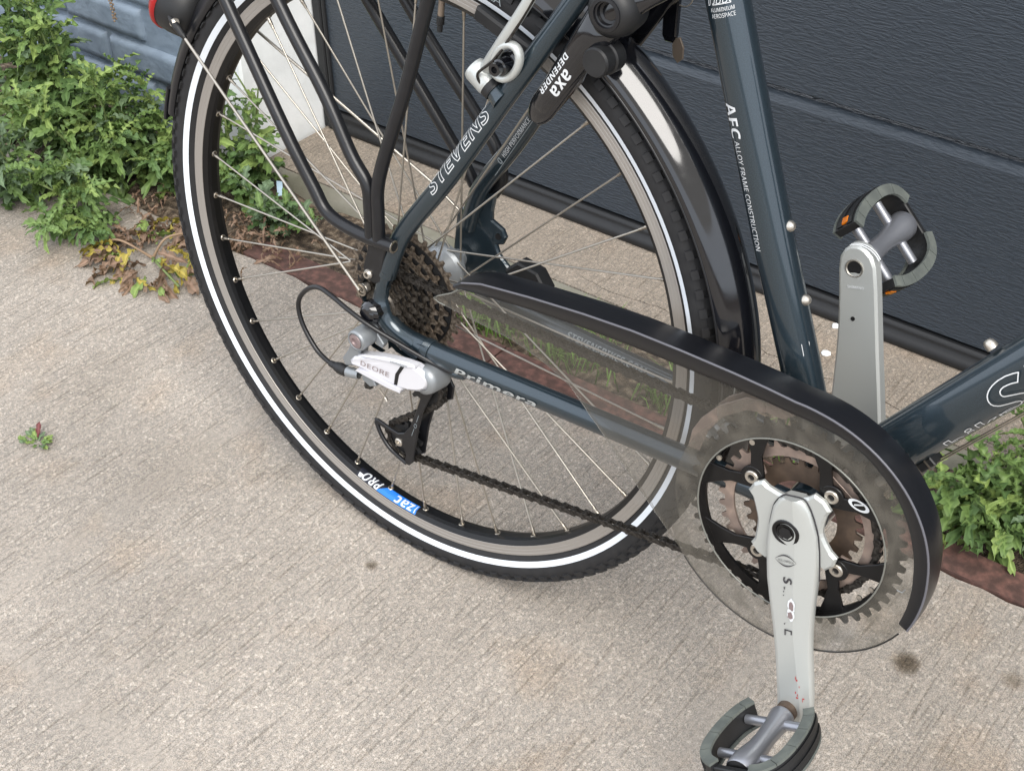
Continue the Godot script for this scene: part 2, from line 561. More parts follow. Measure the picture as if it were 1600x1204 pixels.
func ground():
	# the driveway slab reaches from the steel edging to far behind the camera
	var edge := [Vector2(-6, -0.300)]
	rnd.seed = 3
	var x := -1.5
	while x < 1.6:
		edge.append(Vector2(x, -0.303 - x * 0.012 + rnd.randf_range(-0.0025, 0.0025)))
		x += 0.03
	edge.append_array([Vector2(6, -0.36), Vector2(6, 8), Vector2(-6, 8)])
	tag(sheet("driveway", [edge], 0.0, M.concrete), "pale brushed concrete driveway slab under the bicycle")
	# the slab in front of the door, cracked along its front edge
	var crack := []
	x = -0.80
	rnd.seed = 9
	while x < 1.8:
		var w := clampf((x + 0.21) * 30.0, 0.0, 1.0)
		crack.append(Vector2(x, -0.545 + sin(x * 41.0) * 0.004 + rnd.randf_range(-0.003, 0.003)))
		x += 0.012
	var back := [Vector2(-0.80, -0.80)]
	var front := []
	for p in crack:
		var open := 0.0009 * clampf((p.x + 0.2) * 12.0, 0.02, 1.0) * (0.7 + 0.6 * rnd.randf())
		back.append(p - Vector2(0, open)); front.append(p + Vector2(0, open))
	back.append(Vector2(1.8, -0.80))
	front.append(Vector2(1.8, -0.520)); front.append(Vector2(-0.80, -0.520))
	tag(sheet("apron", [back, front], 0.002, M.apron_concrete, 0.1), "rough concrete apron at the foot of the garage door")
	# trowelled mortar edge of the apron
	var b := B.new()
	for i in 52:
		var x0 := -0.80 + i * 0.05; var x1 := x0 + 0.05
		var f := func(xx: float): return 0.0015 * sin(xx * 37.0) + 0.001 * sin(xx * 91.0)
		b.group(2)
		b.quad(Vector3(x0, 0.001, -0.518), Vector3(x0, -0.004, -0.494 + f.call(x0)), Vector3(x1, -0.004, -0.494 + f.call(x1)), Vector3(x1, 0.001, -0.518))
		b.quad(Vector3(x0, -0.004, -0.494 + f.call(x0)), Vector3(x0, -0.05, -0.490), Vector3(x1, -0.05, -0.490), Vector3(x1, -0.004, -0.494 + f.call(x1)))
	tag(put("mortar_edge", b, M.mortar, self), "smooth grey green mortar edge along the apron", "", "", "structure")
	# soil of the open joint and of the bed along the wall
	b = B.new()
	b.group(1)
	var nz := noise(FastNoiseLite.TYPE_SIMPLEX_SMOOTH, 9.0, 4, 3)
	var sx := 0.03
	var pt := func(i: int, j: int):
		var xx := -3.0 + i * sx; var zz := -0.56 + j * 0.02
		return Vector3(xx, -0.016 + 0.016 * nz.get_noise_2d(xx, zz), zz)
	for i in 160:
		for j in 15:
			b.quad(pt.call(i, j), pt.call(i, j + 1), pt.call(i + 1, j + 1), pt.call(i + 1, j))
	tag(put("soil", b, M.soil, self), "brown soil in the open joint along the apron", "", "", "structure")
	b = B.new()
	b.group(1)
	b.quad(Vector3(-30, -0.13, 30), Vector3(30, -0.13, 30), Vector3(30, -0.13, -30), Vector3(-30, -0.13, -30))
	tag(put("ground", b, M.soil, self), "bare ground around the driveway", "", "", "structure")
	# rusty flat steel set in the joint
	b = B.new()
	for seg in [[-0.62, -0.155], [-0.152, 2.2]]:
		var n := int((seg[1] - seg[0]) / 0.05) + 1
		for i in n:
			var a: float = lerpf(seg[0], seg[1], float(i) / n); var c: float = lerpf(seg[0], seg[1], float(i + 1) / n)
			var za := -0.306 - a * 0.012; var zc := -0.306 - c * 0.012
			var y := 0.003
			b.group(-1)
			b.quad(Vector3(a, y, za), Vector3(c, y, zc), Vector3(c, y, zc - 0.043), Vector3(a, y, za - 0.043))
			b.quad(Vector3(a, -0.03, za), Vector3(c, -0.03, zc), Vector3(c, y, zc), Vector3(a, y, za))
			b.quad(Vector3(c, -0.03, zc - 0.043), Vector3(a, -0.03, za - 0.043), Vector3(a, y, za - 0.043), Vector3(c, y, zc - 0.043))
			if i == n - 1:
				b.quad(Vector3(c, -0.03, zc), Vector3(c, -0.03, zc - 0.043), Vector3(c, y, zc - 0.043), Vector3(c, y, zc))
	tag(put("steel_edging", b, M.rust, self), "rusty brown flat steel edging set in the joint behind the bicycle", "steel edging")


func garage():
	var zf := -0.675
	var d := thing("garage_door", "dark grey sectional garage door with embossed grain", "garage door", Vector3(0, 0, zf))
	var x0 := -0.79; var x1 := 2.2
	# panel profiles as seen from the end: (z, y)
	var bands := [[0.034, 0.305], [0.312, 0.90], [0.908, 1.50], [1.508, 2.10]]
	for s in bands:
		var b := B.new()
		var pr := [Vector2(-0.04, s[0]), Vector2(-0.006, s[0]), Vector2(0.0, s[0] + 0.004), Vector2(0.0, s[1] - 0.013), Vector2(-0.0035, s[1] - 0.004), Vector2(-0.010, s[1]), Vector2(-0.04, s[1])]
		for i in pr.size() - 1:
			b.group(i)
			for k in 12:
				var a := lerpf(x0, x1, k / 12.0); var c := lerpf(x0, x1, (k + 1) / 12.0)
				b.quad(Vector3(a, pr[i].y, pr[i].x), Vector3(c, pr[i].y, pr[i].x), Vector3(c, pr[i + 1].y, pr[i + 1].x), Vector3(a, pr[i + 1].y, pr[i + 1].x))
		b.group(-1)
		var pv := PackedVector2Array(pr)
		var ix := Geometry2D.triangulate_polygon(pv)
		for k in range(0, ix.size(), 3):
			b.tri(Vector3(x0, pv[ix[k]].y, pv[ix[k]].x), Vector3(x0, pv[ix[k + 1]].y, pv[ix[k + 1]].x), Vector3(x0, pv[ix[k + 2]].y, pv[ix[k + 2]].x))
		put("door_panel", b, M.door_paint, d)
	# rail and rubber lip under the lowest panel
	var b2 := B.new()
	var pr2 := [Vector2(-0.03, 0.003), Vector2(0.012, 0.003), Vector2(0.016, 0.010), Vector2(0.012, 0.018), Vector2(0.006, 0.021), Vector2(0.007, 0.027), Vector2(0.006, 0.031), Vector2(0.002, 0.033), Vector2(-0.03, 0.033)]
	for i in pr2.size() - 1:
		b2.group(1 if i > 0 and i < 7 else -1)
		for k in 12:
			var a := lerpf(x0, x1, k / 12.0); var c := lerpf(x0, x1, (k + 1) / 12.0)
			b2.quad(Vector3(a, pr2[i].y, pr2[i].x), Vector3(c, pr2[i].y, pr2[i].x), Vector3(c, pr2[i + 1].y, pr2[i + 1].x), Vector3(a, pr2[i + 1].y, pr2[i + 1].x))
	put("rubber_seal", b2, M.door_rubber, d)
	# frame strip at the left of the door
	var f := thing("door_frame", "narrow dark upright frame strip between white reveal and garage door", "door frame", Vector3(-0.80, 0, zf))
	b2 = B.new()
	box(b2, Vector3(0.0015, 1.06, -0.004), Vector3(0.019, 2.12, 0.022), Basis(), 0.002)
	put("upright", b2, M.door_rubber, f)
	b2 = B.new()
	box(b2, Vector3(0.0155, 1.06, 0.0), Vector3(0.007, 2.12, 0.012), Basis(), 0.002)
	put("rubber_lip", b2, M.door_rubber, f)
	# white rendered reveal
	var p := thing("rendered_pier", "white rendered pier at the left side of the garage door", "pier", Vector3(-0.85, 0, -0.6))
	b2 = B.new()
	box(b2, Vector3(-0.010, 1.05, -0.0245), Vector3(0.10, 2.12, 0.245), Basis(), 0.004)
	put("render", b2, M.white_render, p)
	# painted brick wall, every brick a piece
	var w := thing("brick_wall", "blue grey painted brick wall behind the weeds at the left", "wall", Vector3(-1.6, 0, -0.52))
	b2 = B.new()
	box(b2, Vector3(-0.35, 1.20, -0.044), Vector3(2.08, 2.44, 0.08))
	put("mortar", b2, M.painted_brick, w)
	var kinds := []
	rnd.seed = 77
	for k in 5:
		var bb := B.new()
		var hx := 0.1042 - 0.0006 * k; var hy := 0.0300 - 0.0003 * (k % 3)
		# a worn face: a grid pulled back along its arrises
		var nx := 16; var ny := 6
		var nn := noise(FastNoiseLite.TYPE_SIMPLEX_SMOOTH, 14.0, 60 + k, 3)
		var g := func(i: int, j: int):
			var u := lerpf(-1, 1, i / float(nx)); var v := lerpf(-1, 1, j / float(ny))
			u = signf(u) * (1.0 - pow(1.0 - absf(u), 2.0)); v = signf(v) * (1.0 - pow(1.0 - absf(v), 1.7))
			var xx := u * hx; var yy := v * hy
			var edge := maxf(absf(xx) - (hx - 0.004), absf(yy) - (hy - 0.004))
			var z := 0.0052 - 0.0105 * pow(clampf(edge / 0.004, 0, 1), 2.0)
			return Vector3(xx, yy + 0.0012 * nn.get_noise_2d(xx, 3.0), z + 0.0016 * nn.get_noise_2d(xx, yy))
		bb.group(1)
		for i in nx:
			for j in ny:
				bb.quad(g.call(i, j), g.call(i + 1, j), g.call(i + 1, j + 1), g.call(i, j + 1))
		kinds.append(bb.mesh())
	for row in 16:
		for col in 8:
			var xx := -0.86 + col * 0.215 + (0.1075 if row % 2 else 0.0) + rnd.randf_range(-0.003, 0.003)
			if xx > 0.60 or xx < -0.80: continue
			put("brick", kinds[rnd.randi() % 5], M.painted_brick, w, Transform3D(Basis(Vector3.BACK, rnd.randf_range(-0.012, 0.012)), Vector3(xx, 0.035 + row * 0.0665, rnd.randf_range(-0.002, 0.002))))


# ---------------------------------------------------------------- weeds
var leaves := {}

func leaf_shape(lobes: int, width: float, sd: int, depth: float, curl: float) -> ArrayMesh:
	# a thistle-like leaf of length 1 along +x, its face to +y: lobes with spiny tips, a pale midrib, waved and arched
	var b := B.new()
	var r := RandomNumberGenerator.new(); r.seed = sd
	var n := lobes * 4 + 2
	var rows := []
	var ph := r.randf() * TAU
	for i in n + 1:
		var t := float(i) / n
		var env := pow(sin(PI * clampf(t * 0.93 + 0.05, 0, 1)), 0.7) * (0.65 + 0.5 * t) * width
		if t > 0.9: env *= 1.0 - (t - 0.9) * 8.0
		var y := -curl * (t - 0.25) * (t - 0.25) + curl * 0.06
		var mid := Vector3(t, y, 0)
		var row := []
		for s in [-1, 1]:
			var u := fposmod(t * lobes + (0.18 if s > 0 else 0.0), 1.0)
			var tip := 1.0 - absf(u - 0.55) / 0.55 if u < 0.55 else 1.0 - (u - 0.55) / 0.45
			var w := maxf(0.006, env * (1.0 - depth + depth * pow(clampf(tip, 0, 1), 1.6)) * r.randf_range(0.72, 1.28))
			var wave := 0.045 * sin(t * lobes * TAU + ph + s) + 0.02 * r.randf_range(-1, 1)
			var fw := 0.05 * tip
			row.append([mid + Vector3(fw * 0.4, w * 0.3 + wave * 0.5, s * w * 0.5), mid + Vector3(fw, w * 0.15 + wave * 1.7, s * w)])
		rows.append([row[0][1], row[0][0], mid, row[1][0], row[1][1]])
	b.group(1)
	var blade := Color(0.55, 0.55, 0.55); var rib := Color(1, 0.95, 1); var edge := Color(0.7, 0.68, 0.7)
	var cols := [edge, blade, rib, blade, edge]
	for i in n:
		for k in 4:
			var q := [[rows[i][k], cols[k]], [rows[i][k + 1], cols[k + 1]], [rows[i + 1][k + 1], cols[k + 1]], [rows[i + 1][k], cols[k]]]
			for ix in [0, 1, 2, 0, 2, 3]:
				b.st.set_color(q[ix][1]); b.st.add_vertex(q[ix][0])
	return b.mesh()


func leaf_materials():
	var tones := {"leaf_mid": Color(0.112, 0.180, 0.052), "leaf_dark": Color(0.076, 0.134, 0.042), "leaf_blue": Color(0.112, 0.166, 0.088), "leaf_light": Color(0.172, 0.245, 0.068), "leaf_yellow": Color(0.30, 0.25, 0.05), "leaf_dry": Color(0.20, 0.135, 0.090), "leaf_brown": Color(0.13, 0.088, 0.060), "leaf_red": Color(0.12, 0.035, 0.035), "stem_green": Color(0.17, 0.22, 0.085), "blade_green": Color(0.16, 0.27, 0.06)}
	for k in tones:
		var m := mat(k, (tones[k] * (1.0 if k.begins_with("stem") else 1.7)).linear_to_srgb(), 0.5)
		m.vertex_color_use_as_albedo = not k.begins_with("stem")
		m.cull_mode = BaseMaterial3D.CULL_DISABLED
		m.metallic_specular = 0.4
		m.backlight_enabled = true
		m.backlight = Color(0.45, 0.5, 0.3)
	for k in 4:
		leaves["thistle%d" % k] = leaf_shape(5 + k % 2, 0.215, 100 + k, 0.8, 0.4 + 0.3 * k)
	for k in 3:
		leaves["soft%d" % k] = leaf_shape(3 + k, 0.24, 200 + k, 0.34, 0.4 + 0.3 * k)
	for k in 2:
		leaves["oval%d" % k] = leaf_shape(2, 0.27, 300 + k, 0.08, 0.3)
	for k in 3:
		leaves["crisp%d" % k] = leaf_shape(4, 0.2, 400 + k, 0.6, 1.9 - 0.5 * k)


func place_leaf(parent: Node3D, kind: String, m: String, p: Vector3, dir: Vector3, length: float, roll: float, wide := 1.0):
	var x := dir.normalized()
	var z := x.cross(Vector3.UP)
	if z.length() < 0.05: z = Vector3.RIGHT
	z = z.normalized()
	var bs := Basis(x, z.cross(x), z)
	bs = Basis(x, roll) * bs
	put("leaf", leaves[kind], M[m], parent, Transform3D(bs.scaled_local(Vector3(length, length * wide, length * wide)), p))


func weed(label: String, where: Vector3, stems: Array, per_stem: int, size: float, kinds: Array, tones: Array, sd: int, group := "", called := "thistle", cat := "weed"):
	# stems: end points relative to the foot; leaves wind up each stem, larger below
	var o := thing(called, label, cat, where, group)
	rnd.seed = sd
	for e in stems:
		var end: Vector3 = e
		var bend := Vector3(rnd.randf_range(-1, 1), 0, rnd.randf_range(-1, 1)) * end.length() * 0.12
		var path := spline([Vector3(rnd.randf_range(-0.01, 0.01), -0.015, rnd.randf_range(-0.01, 0.01)), end * 0.5 + bend + Vector3(0, 0.03 * end.length(), 0), end], 6)
		var b := B.new()
		tube(b, path, [0.0032, 0.003, 0.003, 0.0028, 0.0026, 0.0024, 0.0022, 0.002, 0.0018, 0.0016, 0.0014, 0.0012, 0.001], 6)
		put("stem", b, M.stem_green, o)
		for k in per_stem:
			var t := (k + rnd.randf() * 0.8) / per_stem
			var fi := t * (path.size() - 1)
			var p: Vector3 = path[int(fi)].lerp(path[mini(int(fi) + 1, path.size() - 1)], fi - int(fi))
			var ax := (end - Vector3.ZERO).normalized()
			var az := k * 2.4 + rnd.randf() * 0.9
			var dir := Vector3(cos(az), rnd.randf_range(0.0, 0.75) + 0.25 * t, sin(az)) + ax * (0.25 + 0.6 * t)
			var l := size * (1.15 - 0.62 * t) * rnd.randf_range(0.75, 1.25)
			place_leaf(o, kinds[rnd.randi() % kinds.size()], tones[rnd.randi() % tones.size()], p, dir, l, rnd.randf_range(-0.7, 0.7), rnd.randf_range(0.85, 1.15))


func weeds():
	leaf_materials()
	var th := ["thistle0", "thistle1", "thistle2", "thistle3"]
	var so := ["soft0", "soft1", "soft2", "thistle1"]
	var gr := ["leaf_mid", "leaf_mid", "leaf_dark", "leaf_blue", "leaf_light"]
	var g2 := ["leaf_mid", "leaf_dark", "leaf_blue", "leaf_blue"]
	var gl := ["leaf_mid", "leaf_light", "leaf_mid", "leaf_dark"]
	weed("tall bushy thistle at the far left against the blue wall", Vector3(-1.22, 0, -0.40), [Vector3(0.02, 0.31, 0.04), Vector3(0.10, 0.27, 0.06), Vector3(-0.1, 0.30, 0.05), Vector3(0.12, 0.20, 0.08), Vector3(0.02, 0.22, 0.12), Vector3(0.06, 0.33, 0.02)], 30, 0.083, th, gr, 1, "thistles along the blue wall")
	weed("thistle with a stem leaning right over the blue bricks", Vector3(-1.10, 0, -0.37), [Vector3(0.04, 0.24, 0.03), Vector3(0.16, 0.185, 0.0), Vector3(-0.06, 0.24, 0.08), Vector3(0.08, 0.13, 0.10), Vector3(-0.08, 0.14, 0.12), Vector3(0.02, 0.29, 0.04)], 28, 0.072, th, gl, 2, "thistles along the blue wall")
	weed("leafy thistle spreading over the slab edge at the left border", Vector3(-1.05, 0, -0.215), [Vector3(0.10, 0.10, 0.08), Vector3(-0.1, 0.15, 0.04), Vector3(0.02, 0.14, 0.05), Vector3(0.14, 0.07, 0.0), Vector3(-0.16, 0.08, 0.10)], 25, 0.072, th, g2, 3, "thistles along the blue wall")
	weed("thistle in the middle of the left weeds with upright tip", Vector3(-0.985, 0, -0.32), [Vector3(0.04, 0.19, 0.0), Vector3(0.12, 0.12, 0.02), Vector3(-0.05, 0.16, 0.08), Vector3(0.06, 0.08, 0.12)], 28, 0.065, th, gl, 4, "thistles along the blue wall")
	weed("dull green thistle drooping on the slab left of the dead plant", Vector3(-0.90, 0, -0.215), [Vector3(0.06, 0.05, 0.10), Vector3(-0.05, 0.09, 0.06), Vector3(0.08, 0.09, 0.02), Vector3(0.10, 0.03, 0.05)], 25, 0.054, th, gl, 5, "thistles along the blue wall")
	weed("low thistle just left of the rear tyre under the mudguard end", Vector3(-0.89, 0, -0.40), [Vector3(0.04, 0.135, 0.0), Vector3(0.09, 0.10, 0.03), Vector3(-0.05, 0.15, 0.06), Vector3(0.05, 0.07, 0.08), Vector3(-0.02, 0.17, 0.02), Vector3(0.08, 0.06, 0.06)], 25, 0.061, th, gl, 6, "thistles along the blue wall")
	weed("short thistle between the taller left weeds and the rear tyre", Vector3(-0.955, 0, -0.40), [Vector3(0.02, 0.16, 0.03), Vector3(0.06, 0.11, 0.05), Vector3(-0.04, 0.13, 0.05), Vector3(0.0, 0.09, 0.09)], 24, 0.066, th, gr, 26, "thistles along the blue wall")
	weed("green weed seen through the spokes with a twig up the white pier", Vector3(-0.765, 0, -0.44), [Vector3(-0.02, 0.17, 0.0), Vector3(0.07, 0.10, 0.02), Vector3(-0.05, 0.13, 0.03), Vector3(0.03, 0.06, 0.06), Vector3(0.02, 0.145, -0.01)], 25, 0.054, so, gl, 7)
	weed("low dull weed in the joint between rear tyre and steel edging", Vector3(-0.65, 0, -0.40), [Vector3(0.05, 0.05, 0.02), Vector3(-0.05, 0.07, 0.03), Vector3(0.02, 0.045, 0.05), Vector3(0.09, 0.03, 0.0)], 20, 0.043, so, g2, 8)
	weed("thin weed twig with small round leaves against the white pier", Vector3(-0.79, 0, -0.475), [Vector3(-0.01, 0.19, 0.0), Vector3(0.05, 0.17, 0.0)], 8, 0.035, ["oval0", "oval1"], ["leaf_mid", "leaf_light"], 9, "", "twig", "weed")
	weed("large bright green thistle rosette under the down tube", Vector3(0.485, 0, -0.41), [Vector3(0.0, 0.05, 0.02), Vector3(0.07, 0.06, 0.0), Vector3(-0.05, 0.05, 0.03), Vector3(0.05, 0.05, 0.06), Vector3(0.0, 0.07, -0.05), Vector3(0.09, 0.08, -0.05)], 20, 0.068, th, gl, 10)
	weed("bluish green thistle at the right border over the rusty edging", Vector3(0.605, 0, -0.43), [Vector3(0.0, 0.08, 0.03), Vector3(-0.05, 0.06, 0.05), Vector3(0.06, 0.09, 0.0), Vector3(-0.03, 0.09, -0.04)], 22, 0.065, th, g2, 11)
	weed("thin upright thistle shoot beside the down tube at the right border", Vector3(0.50, 0, -0.515), [Vector3(0.012, 0.15, -0.01), Vector3(0.03, 0.08, 0.02), Vector3(-0.03, 0.10, 0.0)], 22, 0.032, th, ["leaf_light", "leaf_mid"], 12)
	weed("small green weed in the joint below the chain", Vector3(-0.26, 0, -0.44), [Vector3(0.03, 0.025, 0.02), Vector3(-0.03, 0.03, 0.0)], 16, 0.036, so, gl, 13)
	# withered plant on the slab
	var dead := weed_dead()
	# sprout in the slab
	var s := thing("sprout", "tiny green sprout with one reddish leaf growing out of the slab", "weed", Vector3(-0.505, 0, 0.163))
	rnd.seed = 21
	for k in 26:
		var az := rnd.randf() * TAU
		var rr := rnd.randf_range(0.0, 0.012)
		place_leaf(s, ["oval0", "oval1"][k % 2], ["leaf_mid", "leaf_light", "leaf_blue", "leaf_light"][k % 4], Vector3(cos(az) * rr * 1.3, 0.002, sin(az) * rr), Vector3(cos(az), rnd.randf_range(0.15, 0.9), sin(az)), rnd.randf_range(0.009, 0.017), rnd.randf_range(-0.4, 0.4))
	place_leaf(s, "oval1", "leaf_red", Vector3(-0.004, 0.004, -0.004), Vector3(-0.2, 0.9, -0.5), 0.02, 0.3, 0.7)
	# dry leaves heaped in the joint behind the wheel: too many to count
	var b := B.new()
	rnd.seed = 33
	var mm := MultiMesh.new()
	mm.transform_format = MultiMesh.TRANSFORM_3D
	mm.mesh = leaves["crisp0"]
	mm.instance_count = 110
	for i in 110:
		var c: Vector3 = [Vector3(-0.60, 0.004, -0.325), Vector3(-0.67, 0.006, -0.35), Vector3(-0.82, 0.004, -0.30), Vector3(-0.64, 0.004, -0.315)][i % 4]
		var p := c + Vector3(rnd.randfn() * 0.04, rnd.randf() * 0.014, rnd.randfn() * 0.022)
		mm.set_instance_transform(i, Transform3D(Basis.from_euler(Vector3(rnd.randf_range(-0.9, 0.9), rnd.randf() * TAU, rnd.randf_range(-0.9, 0.9))).scaled_local(Vector3.ONE * rnd.randf_range(0.013, 0.028)), p))
	var lit := MultiMeshInstance3D.new()
	lit.name = "leaf_litter"; lit.multimesh = mm; lit.material_override = M.leaf_dry
	add_child(lit, true)
	tag(lit, "curled dry brown leaf litter in the joint behind the rear tyre", "leaf litter", "", "stuff")
	# grass in the joint
	b = B.new()
	rnd.seed = 34
	for i in 760:
		var c2: Array = [[-0.235, 0.022], [-0.19, 0.02], [-0.10, 0.018], [-0.06, 0.03], [0.075, 0.02], [0.30, 0.05]][rnd.randi() % 6]
		var p := Vector3(c2[0] + rnd.randfn() * c2[1], -0.012, -0.405 + rnd.randfn() * 0.03)
		if p.z > -0.362 or p.z < -0.49: continue
		var az := rnd.randf() * TAU
		var l := rnd.randf_range(0.022, 0.06)
		var side := Vector3(-sin(az), 0, cos(az)) * 0.0013
		var tip := p + Vector3(cos(az) * l * 0.6, l * 0.75, sin(az) * l * 0.6)
		var mid := p + Vector3(cos(az) * l * 0.2, l * 0.55, sin(az) * l * 0.2)
		b.group(-1)
		b.st.set_color(Color(1, 1, 1) * rnd.randf_range(0.2, 0.75))
		b.quad(p - side, p + side, mid + side * 0.8, mid - side * 0.8)
		b.tri(mid - side * 0.8, mid + side * 0.8, tip)
	tag(put("grass", b, M.blade_green, self), "short grass blades growing in the joint behind the chain guard", "grass", "", "stuff")
	# small scraps
	var sc := thing("scrap", "small pale blue plastic scrap among the weeds behind the rear wheel", "litter", Vector3(-0.70, 0.012, -0.455))
	b = B.new()
	prism(b, [Vector2(-0.005, -0.012), Vector2(0.004, -0.014), Vector2(0.006, 0.010), Vector2(-0.003, 0.014)], -0.0004, 0.0004, 0.0, Transform3D(Basis.from_euler(Vector3(-0.9, 0.5, 0.3)), Vector3.ZERO))
	put("plastic", b, mat("pale_blue", rgb(196, 222, 240), 0.3), sc)
	for k in 2:
		var chip := thing("stone_chip", ["white stone chip on the apron left of the raised crank, nearer the chain guard", "white stone chip on the apron left of the raised crank, nearer the door"][k], "stone chip", [Vector3(0.199, 0.002, -0.591), Vector3(0.180, 0.002, -0.655)][k])
		b = B.new()
		var o := []
		for q in 7:
			o.append(Vector2.from_angle(TAU * q / 7) * rnd.randf_range(0.004, 0.0075))
		prism(b, o, 0.0, 0.003, 0.001, Transform3D(Basis(Vector3.RIGHT, -PI / 2), Vector3.ZERO))
		put("chip", b, M.white_render, chip)
	# dried seed head hanging at the wall
	var sh := thing("seed_head", "dried brown seed head hanging before the blue wall at the top edge", "seed head", Vector3(-1.25, 0.0, -0.44))
	b = B.new()
	tube(b, spline([Vector3(0.0, 0.0, 0.0), Vector3(0.02, 0.25, 0.0), Vector3(0.09, 0.385, 0.0), Vector3(0.16, 0.40, -0.005), Vector3(0.198, 0.35, -0.01), Vector3(0.205, 0.29, -0.01)], 6), 0.001, 6)
	put("stalk", b, M.leaf_dry, sh)
	for i in 46:
		var b3 := B.new()
		if i == 0:
			lathe(b3, [Vector2(0, -0.0022), Vector2(0.0018, -0.0008), Vector2(0.0014, 0.0012), Vector2(0, 0.0026)], Transform3D(), 6, false)
			leaves["seed"] = b3.mesh()
		var t := i / 45.0
		put("seed", leaves["seed"], M.leaf_brown, sh, Transform3D(Basis.from_euler(Vector3(i, i * 2.0, 0)), Vector3(0.206 + 0.004 * t, 0.295 - 0.085 * t, -0.01) + Vector3(cos(i * 2.4), 0, sin(i * 2.4)) * 0.0024))


func weed_dead() -> Node3D:
	var o := thing("withered_plant", "withered plant with brown and yellow leaves on the slab left of the rear tyre", "withered plant", Vector3(-0.715, 0, -0.205))
	rnd.seed = 61
	for k in 3:
		var b := B.new()
		var e: Vector3 = [Vector3(0.10, 0.012, 0.035), Vector3(-0.07, 0.02, 0.02), Vector3(0.03, 0.03, -0.06)][k]
		tube(b, spline([Vector3(0, 0.004, 0), e * 0.5 + Vector3(0, 0.02, 0.01), e], 6), [0.003, 0.0025, 0.002, 0.0018], 6)
		put("stem", b, M.leaf_dry if k else M.stem_green, o)
	for k in 125:
		var a := rnd.randf() * TAU
		var rr := sqrt(rnd.randf()) * 0.075
		var p := Vector3(cos(a) * rr * 1.15, 0.004 + rnd.randf() * 0.03 * (1.0 - rr / 0.09), sin(a) * rr * 0.9)
		var tone: String = ["leaf_dry", "leaf_dry", "leaf_dry", "leaf_brown", "leaf_dry", "leaf_yellow", "leaf_dry", "leaf_yellow", "leaf_light"][rnd.randi() % 9]
		place_leaf(o, ["crisp0", "crisp1", "crisp2", "soft0"][rnd.randi() % 4], tone, p, Vector3(cos(a + rnd.randf_range(-1, 1)), rnd.randf_range(-0.1, 0.4), sin(a + rnd.randf_range(-1, 1))), rnd.randf_range(0.022, 0.052), rnd.randf_range(-1.2, 1.2))
	return o


# ---------------------------------------------------------------- the bicycle (mm from the hub)
const BB := Vector2(454.1, -42.3)              # bottom bracket
const CR := Vector2(0.21643, -0.97630)         # direction of the right crank
const CP := Vector2(0.97630, 0.21643)

func part(called: String, b, m: String, parent: Node = null) -> MeshInstance3D:
	return put(called, b, M[m], parent if parent else bike)


func bolt(parent: Node, p: Vector3, dir: Vector3, r: float, h: float, m := "bolt_steel", called := "bolt"):
	var b := B.new()
	rod(b, V(p.x, p.y, p.z), V(p.x + dir.x, p.y + dir.y, p.z + dir.z), [Vector2(r, -1), Vector2(r, h * 0.6), Vector2(r * 0.75, h), Vector2(r * 0.42, h), Vector2(r * 0.42, h * 0.3), Vector2(0, h * 0.3)], 18)
	part(called, b, m, parent)


func mm(a: Array) -> Array:
	var out := []
	for v in a:
		out.append(v * 0.001)
	return out


